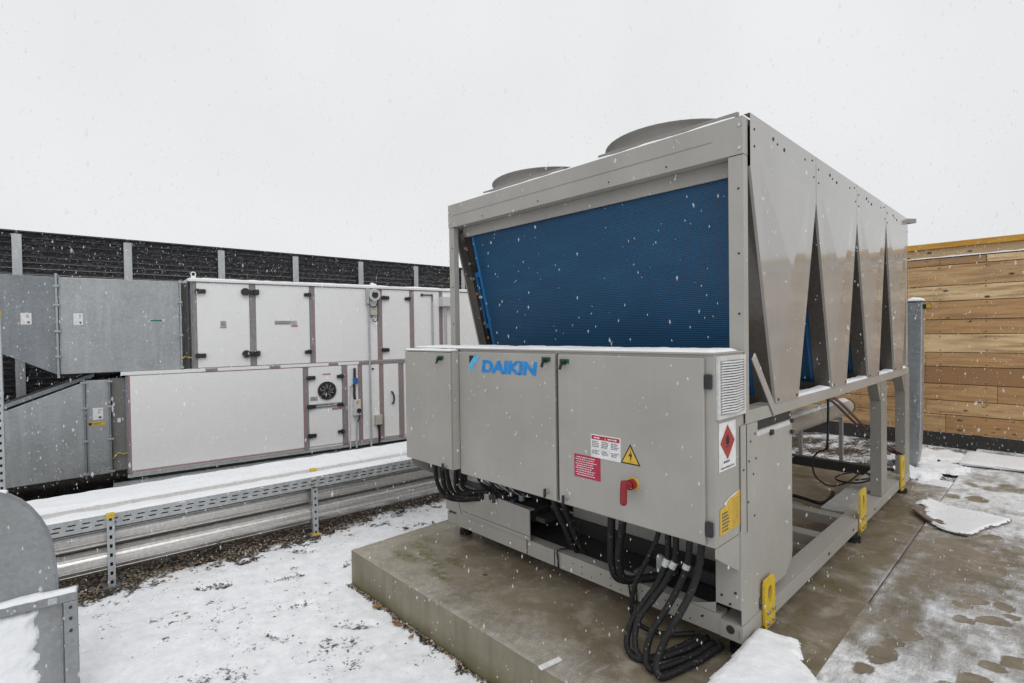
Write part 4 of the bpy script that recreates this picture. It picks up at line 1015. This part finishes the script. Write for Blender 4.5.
b=MB(); b.box(-9,9,-.012,.03,-.1,.158,dark_in); b.build('skirting',wf,.002)
b=MB()
for z0,z1 in zip(ZB,ZB[1:]):
    x=-8.9
    while x<9:
        for z in (z0+.03,z1-.03): b.cyl((x+rr.uniform(-.012,.012),-.0075,z),(x,-.002,z),.0055,dark_in,6)
        x+=.45
b.build('nails',wf,0)
b=MB(); b.box(-9,9,.032,.048,.16,2.43,dark_in); b.build('added_gap_backing',wf,0)  # dark sheet added to block sky light in the gaps between boards
b=MB(); b.box(-9,9,.05,.07,2.40,2.565,ply); o=b.build('upper_board',wf,.002); board_attr(o,[(.6,.1,.2)])
b=MB(); b.box(-9,9,-.01,.09,2.568,2.640,ywood); o=b.build('top_beam',wf,.004); board_attr(o,[(.5,.15,.6)])
b=MB(); b.box(-9,9,.0,.049,2.437,2.447,black); b.build('ledge',wf,.001)
for x in (-8,-6,-4,-2,0,2,4,6,8):
    b=MB(); b.box(x-.05,x+.05,.071,.17,0,2.56,wood); o=b.build('post',wf,.003); board_attr(o,[(.4,.3,.5)])
snow_sheet((-6.5,6.33+.157-.004,2.4475),(18,-.314,0),(0,.045,0),300,4,.014,'thin line of snow on the ledge of the wooden fence',41,.6)

# ------------------------------------------------------------------ galvanised duct behind the chiller
rd=empty('vertical_duct',(2.12,4.62,0)); tag(rd,'upright galvanised duct with snow on top between chiller and wooden fence','duct')
b=MB(); b.prism([(-.03,.02),(.00,.02),(.055,.07),(.07,.16),(.08,.30),(.086,.45),(.098,1.815),(-.03,1.815)],'y',0,.14,galv_m); b.build('duct_body',rd,.012,seg=3)
b=MB(); b.box(-.036,.104,-.008,.148,1.816,1.830,galv_d); b.build('top_flange',rd,.003)
b=MB(); b.box(.0985,.165,.02,.06,1.74,1.79,dark_in); b.box(.13,.165,.0,.018,1.745,1.785,yel_p); b.build('bracket',rd,.003)
snow_sheet((2.086,4.612,1.8305),(.137,0,0),(0,.155,0),20,16,.030,'cap of snow on top of the upright galvanised duct',42,.4)

# ------------------------------------------------------------------ things seen through the chiller base
up_=empty('insulated_pipe',(1.59,1.95,.7)); tag(up_,'pale insulated pipe with snow on it seen through the open chiller base','pipe')
d=Vector((.05,2.10,0)); pale=plain('pale_pipe_jacket',(.46,.42,.36),.5,.0); b=MB(); b.tube([(0,0,0),tuple(d)],.082,pale,28,curve=False); b.build('cladding',up_,0)
b=MB(); dn=d.normalized(); b.tube([tuple(d+dn*.002),tuple(d+dn*.03)],.086,dark_in,28,curve=False); b.build('end_cap',up_,.003)
b=MB(); b.tube([tuple(d*.55),tuple(d*.55+dn*.03)],.085,pale,28,curve=False); b.build('joint_ring',up_,0)
snow_sheet((1.59-.05,1.96,.762),d*.97,(.10,0,0),70,8,.026,'snow on the pale pipe seen through the chiller base',43,.5)
for y,lab in ((4.12,'galvanised frame stand under the capped end of the pale pipe'),):
    q=empty('pipe_support',(1.42,y,0)); tag(q,lab,'pipe stand')
    for x in (-.25,.16):
        b=MB(); b.box(x-.018,x+.018,-.018,.018,-.03,.53,galv_p); b.build('leg',q,.002)
    b=MB(); b.box(-.27,.18,-.02,.02,.531,.569,galv_p); b.build('crossbar',q,.002)
b=MB(); b.tube([(1.30,2.62,.02),(1.589,2.653,.03),(1.809,2.594,.03),(1.829,2.803,.03),(1.80,3.0,.03)],.016,rubber,8); tag(b.build('drain_hose'),'short black hose lying on the plinth inside the chiller base','hose')
b=MB(); pts=[(2.21,1.35,1.10),(2.2,1.416,1.062),(2.2,1.413,.9),(2.19,1.43,.75),(1.989,2.175,0.620),(1.874,2.483,0.520),(1.771,2.651,0.450),(1.743,2.622,0.380),(1.785,2.534,0.290),(1.840,2.542,0.230),(1.905,2.583,0.200),(1.968,2.808,0.200),(1.972,3.216,0.200),(2.039,3.232,0.200),(2.096,3.035,0.205),(2.046,2.793,0.210),(1.925,2.737,0.215),(1.869,2.833,0.220),(1.913,3.032,0.225),(2.033,3.120,0.230),(2.103,2.936,0.235),(2.038,2.765,0.240)]
b.tube(pts,.0075,rubber,8); tag(b.build('power_cable'),'black cable hanging from the side rail and coiled in the chiller base','cable')
for i,dx in enumerate((0,.055)):
    b=MB(); b.tube([(2.17+dx*.8,1.42,1.10),(2.14+dx*.8,1.81,1.0),(2.125+dx*.8,2.40,.78),(2.125+dx*.8,3.0,.56),(2.16+dx*.8,3.32,.43),(2.235+dx*.7,3.31,.40)],.0095,maroon,10)
    tag(b.build('lifting_sling'),('outer','inner')[1-i]+' maroon sling sloping from the side rail to the rear yellow lug','sling','maroon slings in the chiller base')

# ------------------------------------------------------------------ boards and debris
def slab(name,poly,z0,z1,mat,label,cat,rag=0,warp=None):
    b=MB(); n=len(poly); top=[(x,y,z1+(warp(x,y) if warp else 0)) for x,y in poly]; bot=[(x,y,z0+(warp(x,y) if warp else 0)) for x,y in poly]
    b.mesh(bot+top,[tuple(range(n))[::-1],tuple(range(n,2*n))]+[(i,(i+1)%n,n+(i+1)%n,n+i) for i in range(n)],mat)
    o=b.build(name); tag(o,label,cat); return o
def snow_poly(poly,z,thick,label,seed,res=.008,rag=.02,warp=None,clip=None):
    xs_=[p[0] for p in poly]; ys_=[p[1] for p in poly]; x0,x1,y0,y1=min(xs_),max(xs_),min(ys_),max(ys_)
    def sd(x,y):
        ins=False; dm=9
        for (ax,ay),(bx,by) in zip(poly,poly[1:]+poly[:1]):
            if (ay>y)!=(by>y) and x<(bx-ax)*(y-ay)/(by-ay)+ax: ins=not ins
            t=max(0,min(1,((x-ax)*(bx-ax)+(y-ay)*(by-ay))/((bx-ax)**2+(by-ay)**2))); dm=min(dm,math.hypot(x-ax-t*(bx-ax),y-ay-t*(by-ay)))
        return dm if ins else -dm
    nx=int((x1-x0)/res)+1; ny=int((y1-y0)/res)+1; vs=[]; dd=[]
    for j in range(ny+1):
        for i in range(nx+1):
            x=x0+(x1-x0)*i/nx; y=y0+(y1-y0)*j/ny; n=noise.fractal(Vector((x*7,y*7,seed)),1,2,5); e=sd(x,y)+rag*n-(clip(x,y,n) if clip else 0)
            dd.append(e); h=thick*max(0,min(1,e/(thick*1.2)))**.5*(1+.35*n); vs.append((x,y,z+(warp(x,y) if warp else 0)+(max(.0015,h) if e>0 else -.004)))
    fs=[]
    for j in range(ny):
        for i in range(nx):
            q=(j*(nx+1)+i,j*(nx+1)+i+1,(j+1)*(nx+1)+i+1,(j+1)*(nx+1)+i)
            if max(dd[k] for k in q)>0: fs.append(q)
    b=MB(); b.mesh(vs,fs,snow_m,True); tag(b.build('snow'),label,'snow',kind='stuff')
BD=[(2.264,.088),(2.437,.125),(2.462,.045),(2.487,.0),(2.478,-.03),(2.535,-.06),(2.60,-.16),(2.80,-.75),(2.285,-.75),(2.279,-.488)]
slab('chipboard_sheet',BD,.02,.118,straw,'thick snow covered chipboard piece against the near foot of the chiller','board')
snow_poly(BD,.118,.028,'thick white snow on the chipboard piece by the chiller foot',51,.008,.012)
PL=[(2.401,2.915),(2.405,3.05),(2.43,3.16),(2.522,3.28),(2.988,3.192),(2.858,2.83),(2.786,2.567),(2.70,2.57),(2.619,2.626),(2.513,2.732)]
wrp=lambda x,y:.035*max(0,1-abs((x-2.44)/.18))**2
def plate_mat():
    m,nt,b_=newmat('wet_plywood'); v=coords(nt,world=True); n=noise_tex(nt,v,8,5); nt.links.new(mix(nt,n,(.13,.095,.075),(.24,.19,.155)),b_.inputs['Base Color']); b_.inputs['Roughness'].default_value=.5; return m
plate_m=plate_mat()
# subdivided so that the warp shows
slab('plywood_offcut',PL,.012,.026,plate_m,'tapered plywood offcut half covered with snow lying on the paving','board',0,wrp)
snow_poly(PL,.026,.009,'patchy snow on the tapered plywood offcut',52,.006,.02,wrp,lambda x,y,n: .12*sstep(2.62,2.46,x+.12*n+(y-2.9)*.15)-(.14 if (x<2.56 and y>3.06) else 0))
slab('white_board',[(2.47,5.10),(2.50,5.84),(3.9,5.90),(3.9,5.30)],.015,.04,white_l,'flat white board lying in front of the wooden fence','board')
snow_poly([(2.47,5.10),(2.50,5.84),(3.9,5.90),(3.9,5.30)],.04,.012,'thin snow on the white board by the wooden fence',53,.05,.02)
for i,(x,y,r,h) in enumerate(((2.20,4.35,.20,.10),(2.05,5.05,.22,.09),(2.33,4.85,.26,.07),(2.25,5.5,.3,.06))):
    snow_poly([(x+r*math.cos(t*.523),y+r*math.sin(t*.523)) for t in range(12)],.0,h*.6,('mound of snow at the rear corner of the chiller base','mound of snow left of the upright duct foot','low snow mound right of the upright duct foot','low snow mound before the fence skirting')[i],60+i,.02,.13)
b=MB(); b.box(-.012,.012,-.06,.06,0,.012,white_l); o=b.build('plastic_strip',None,.002); o.location=(1.625,-.675,.001); o.rotation_euler=(0,0,rad(-10)); tag(o,'small white plastic strip lying on the front edge of the plinth','strip')
def leaf(x,y,z,a,c,label,s=.03):
    b=MB(); n=10; pts=[]
    for k in range(n): 
        t=2*math.pi*k/n; r_=s*(1+.25*math.cos(3*t)); pts.append((r_*math.cos(t),.55*r_*math.sin(t),.006*math.sin(2*t)))
    for k in range(n): b.face([(0,0,.008),pts[k],pts[(k+1)%n]],c,True)
    o=b.build('fallen_leaf'); o.location=(x,y,z); o.rotation_euler=(.15,.1,a); tag(o,label,'leaf','fallen leaves round the plinth')
lf1=plain('rust_leaf',(.20,.07,.025),.6); lf2=plain('ochre_leaf',(.28,.17,.05),.6); lf3=plain('dark_leaf',(.05,.035,.02),.6)
leaf(.44,-.775,-.235,.4,lf1,'rust red leaf on the gravel near the middle of the plinth front'); leaf(.16,-.765,-.235,1.2,lf2,'ochre leaf at the plinth foot nearest its left corner'); leaf(.62,-.79,-.235,2.0,lf2,'pale ochre leaf furthest right along the plinth foot',.022); leaf(.72,-.30,.002,.7,lf3,'tiny dark leaf on top of the plinth',.016); leaf(-.9,.12,-.232,.3,lf3,'dark leaf in the snow left of the plinth corner',.03)

# gravel: loose pebbles
ICO=[(0,0,-1),(.72,-.53,-.45),(-.28,-.85,-.45),(-.89,0,-.45),(-.28,.85,-.45),(.72,.53,-.45),(.28,-.85,.45),(-.72,-.53,.45),(-.72,.53,.45),(.28,.85,.45),(.89,0,.45),(0,0,1)]
ICF=[(0,1,2),(1,0,5),(0,2,3),(0,3,4),(0,4,5),(1,5,10),(2,1,6),(3,2,7),(4,3,8),(5,4,9),(1,10,6),(2,6,7),(3,7,8),(4,8,9),(5,9,10),(6,10,11),(7,6,11),(8,7,11),(9,8,11),(10,9,11)]
def stone_mat():
    m,nt,b_=newmat('pebbles'); at=N(nt,'ShaderNodeAttribute',attribute_name='tone'); v=coords(nt,world=True); n=noise_tex(nt,v,90,3)
    nt.links.new(mix(nt,n,(0,0,0),at.outputs['Color'],'MIX'),b_.inputs['Base Color']); b_.inputs['Roughness'].default_value=.5
    nt.links.new(mix(nt,.75,n,at.outputs['Color']),b_.inputs['Base Color'])
    nt.links.new(mix(nt,ramp(nt,n,[(.3,.35),(.7,0.0)]),at.outputs['Color'],(.03,.024,.018)),b_.inputs['Base Color']); return m
stone_m=stone_mat()
PAL=[(.20,.145,.09),(.30,.205,.11),(.10,.085,.07),(.27,.245,.22),(.43,.36,.27),(.30,.17,.08),(.16,.15,.145),(.50,.46,.40),(.36,.29,.2)]
b=MB(); tone=[]; rr=random.Random(5); cnt=0
def pebble(x,y,r):
    sx,sy,sz=rr.uniform(.75,1.3)*r,rr.uniform(.75,1.3)*r,rr.uniform(.5,.8)*r; a=rr.random()*6.28; ca,sa=math.cos(a),math.sin(a)
    z=gz(x,y)+sz*.35
    vs=[(x+(p*sx*ca-q*sy*sa)*rr.uniform(.85,1.1),y+(p*sx*sa+q*sy*ca)*rr.uniform(.85,1.1),z+t*sz) for p,q,t in ICO]
    b.mesh(vs,ICF,stone_m,True); tone.append(rr.choice(PAL))
while cnt<8500:
    y=rr.uniform(-2.6,3.2); e=rr.uniform(-.70,.34); x=gedge(y)+e
    p=(1 if e<-.15 else (1-sstep(-.15,.34,e))**2.2*.8)*(.35+.65*sstep(-.25,.25,fr(x,y,7,77)))
    if rr.random()<p: pebble(x,y,rr.uniform(.005,.014)); cnt+=1
for _ in range(420):
    x=rr.uniform(-1.5,1.3); y=rr.uniform(-2.3,.9)
    if x>PX0-.03 and y>PY0-.03: continue
    if gsnow(x,y)<.47 or rr.random()<.05: pebble(x,y,rr.uniform(.004,.009))
n_=0
while n_<950:
    x=rr.uniform(-1.5,1.3); y=rr.uniform(-2.3,1.2); n_+=1
    if x>PX0-.02 and y>PY0-.02: continue
    if rr.random()<sstep(.12,.45,fr(x,y,3.3,88)+.5*fr(x,y,15,89)): pebble(x,y,rr.uniform(.003,.0065))
for _ in range(260):
    x=rr.uniform(PX0-.01,1.4); pebble(x,PY0-abs(rr.gauss(0,.012))-.004,rr.uniform(.004,.010))
for q in GPRINTS:
    for _ in range(13):
        c,s=math.cos(q[2]),math.sin(q[2]); a=rr.uniform(-.85,.85)*q[3]; t=rr.uniform(-.85,.85)*q[4]; pebble(q[0]+a*c-t*s,q[1]+a*s+t*c,rr.uniform(.003,.008))
o=b.build('gravel'); at=o.data.attributes.new('tone','FLOAT_COLOR','FACE'); cols=[]
for i in range(len(o.data.polygons)): cols+= [*tone[i//20],1]
at.data.foreach_set('color',cols); tag(o,'loose brown and grey gravel under the pipes and showing through the snow','gravel',kind='stuff')

# falling snow
b=MB(); rr=random.Random(9); cam=Vector((3.268,-2.45,1.547))
fm,fnt,fb=newmat('snowflake'); fb.inputs['Base Color'].default_value=(.93,.94,.96,1); fb.inputs['Roughness'].default_value=.8; fb.inputs['Alpha'].default_value=.26
cnt=0
while cnt<30000:
    p=Vector((rr.uniform(-5.2,4.2),rr.uniform(-2.6,6.2),rr.uniform(-.2,3.6)))
    if (p-cam).length<1.5: continue
    if -.02<p.x<2.27 and 0<p.y<3.7 and p.z<2.6: continue
    r=rr.choice([.0015,.0018,.0021,.0024,.0028,.0032,.0042])*rr.uniform(.8,1.1); a=rr.random()*6.28; tl=rr.uniform(-.25,.25)
    vs=[(r*math.cos(a),r*math.sin(a),0),(-r*math.sin(a),r*math.cos(a),.2*r),(-r*math.cos(a),-r*math.sin(a),0),(r*math.sin(a),-r*math.cos(a),-.2*r),(tl*r*2,0,r*rr.uniform(1.5,3.2)),(-tl*r*2,0,-r*rr.uniform(1.5,3.2))]
    b.mesh([p+Vector(v) for v in vs],[(0,1,4),(1,2,4),(2,3,4),(3,0,4),(1,0,5),(2,1,5),(3,2,5),(0,3,5)],fm,True); cnt+=1
tag(b.build('snowfall'),'white snowflakes falling everywhere through the air','snow',kind='stuff')

# ------------------------------------------------------------------ light, sky, camera
w=bpy.data.worlds.new('World'); sc.world=w; w.use_nodes=True; nt=w.node_tree; bg=nt.nodes['Background']
sky=nt.nodes.new('ShaderNodeTexSky'); sky.sky_type='NISHITA'; sky.sun_disc=False; EL,AZ=rad(48),rad(115); sky.sun_elevation=EL; sky.sun_rotation=AZ; sky.air_density=1; sky.dust_density=8; sky.ozone_density=.5
hs=nt.nodes.new('ShaderNodeHueSaturation'); hs.inputs['Saturation'].default_value=.08; nt.links.new(sky.outputs[0],hs.inputs['Color'])
mx=nt.nodes.new('ShaderNodeMix'); mx.data_type='RGBA'; mx.inputs['Factor'].default_value=.88; nt.links.new(hs.outputs[0],mx.inputs['A']); mx.inputs['B'].default_value=(9.0,9.08,9.2,1)
tcw=nt.nodes.new('ShaderNodeTexCoord'); nw=nt.nodes.new('ShaderNodeTexNoise'); nw.inputs['Scale'].default_value=2.2; nw.inputs['Detail'].default_value=5; nt.links.new(tcw.outputs['Generated'],nw.inputs['Vector'])
mrw=nt.nodes.new('ShaderNodeMapRange'); mrw.inputs['From Min'].default_value=.3; mrw.inputs['From Max'].default_value=.7; mrw.inputs['To Min'].default_value=.955; mrw.inputs['To Max'].default_value=1.035; nt.links.new(nw.outputs['Fac'],mrw.inputs['Value'])
vm=nt.nodes.new('ShaderNodeVectorMath'); vm.operation='SCALE'; nt.links.new(mx.outputs['Result'],vm.inputs[0]); nt.links.new(mrw.outputs[0],vm.inputs['Scale'])
nt.links.new(vm.outputs[0],bg.inputs['Color']); bg.inputs['Strength'].default_value=.1
sl=bpy.data.lights.new('sun','SUN'); sl.energy=.6; sl.angle=rad(35); sl.color=(1,.98,.95); so=bpy.data.objects.new('sun',sl); COL.objects.link(so)
dirv=Vector((math.sin(AZ)*math.cos(EL),math.cos(AZ)*math.cos(EL),math.sin(EL))); so.rotation_euler=dirv.to_track_quat('Z','Y').to_euler(); so.location=(3,-3,8)
cd=bpy.data.cameras.new('camera'); co=bpy.data.objects.new('camera',cd); COL.objects.link(co); cd.sensor_width=36; cd.lens=18.4449; cd.clip_start=.05; cd.clip_end=2000
r_=Vector((.68862923,.72496724,-.0145701)); u_=Vector((-.0021023,.02208957,.99975379)); f_=Vector((-.72511059,.68842905,-.01673562))
co.matrix_world=Matrix(((r_.x,u_.x,-f_.x,3.26788),(r_.y,u_.y,-f_.y,-2.45003),(r_.z,u_.z,-f_.z,1.54703),(0,0,0,1)))
sc.camera=co
vs_=sc.view_settings; vs_.view_transform='Standard'; vs_.look='None'; vs_.exposure=0; vs_.gamma=1; vs_.use_curve_mapping=False
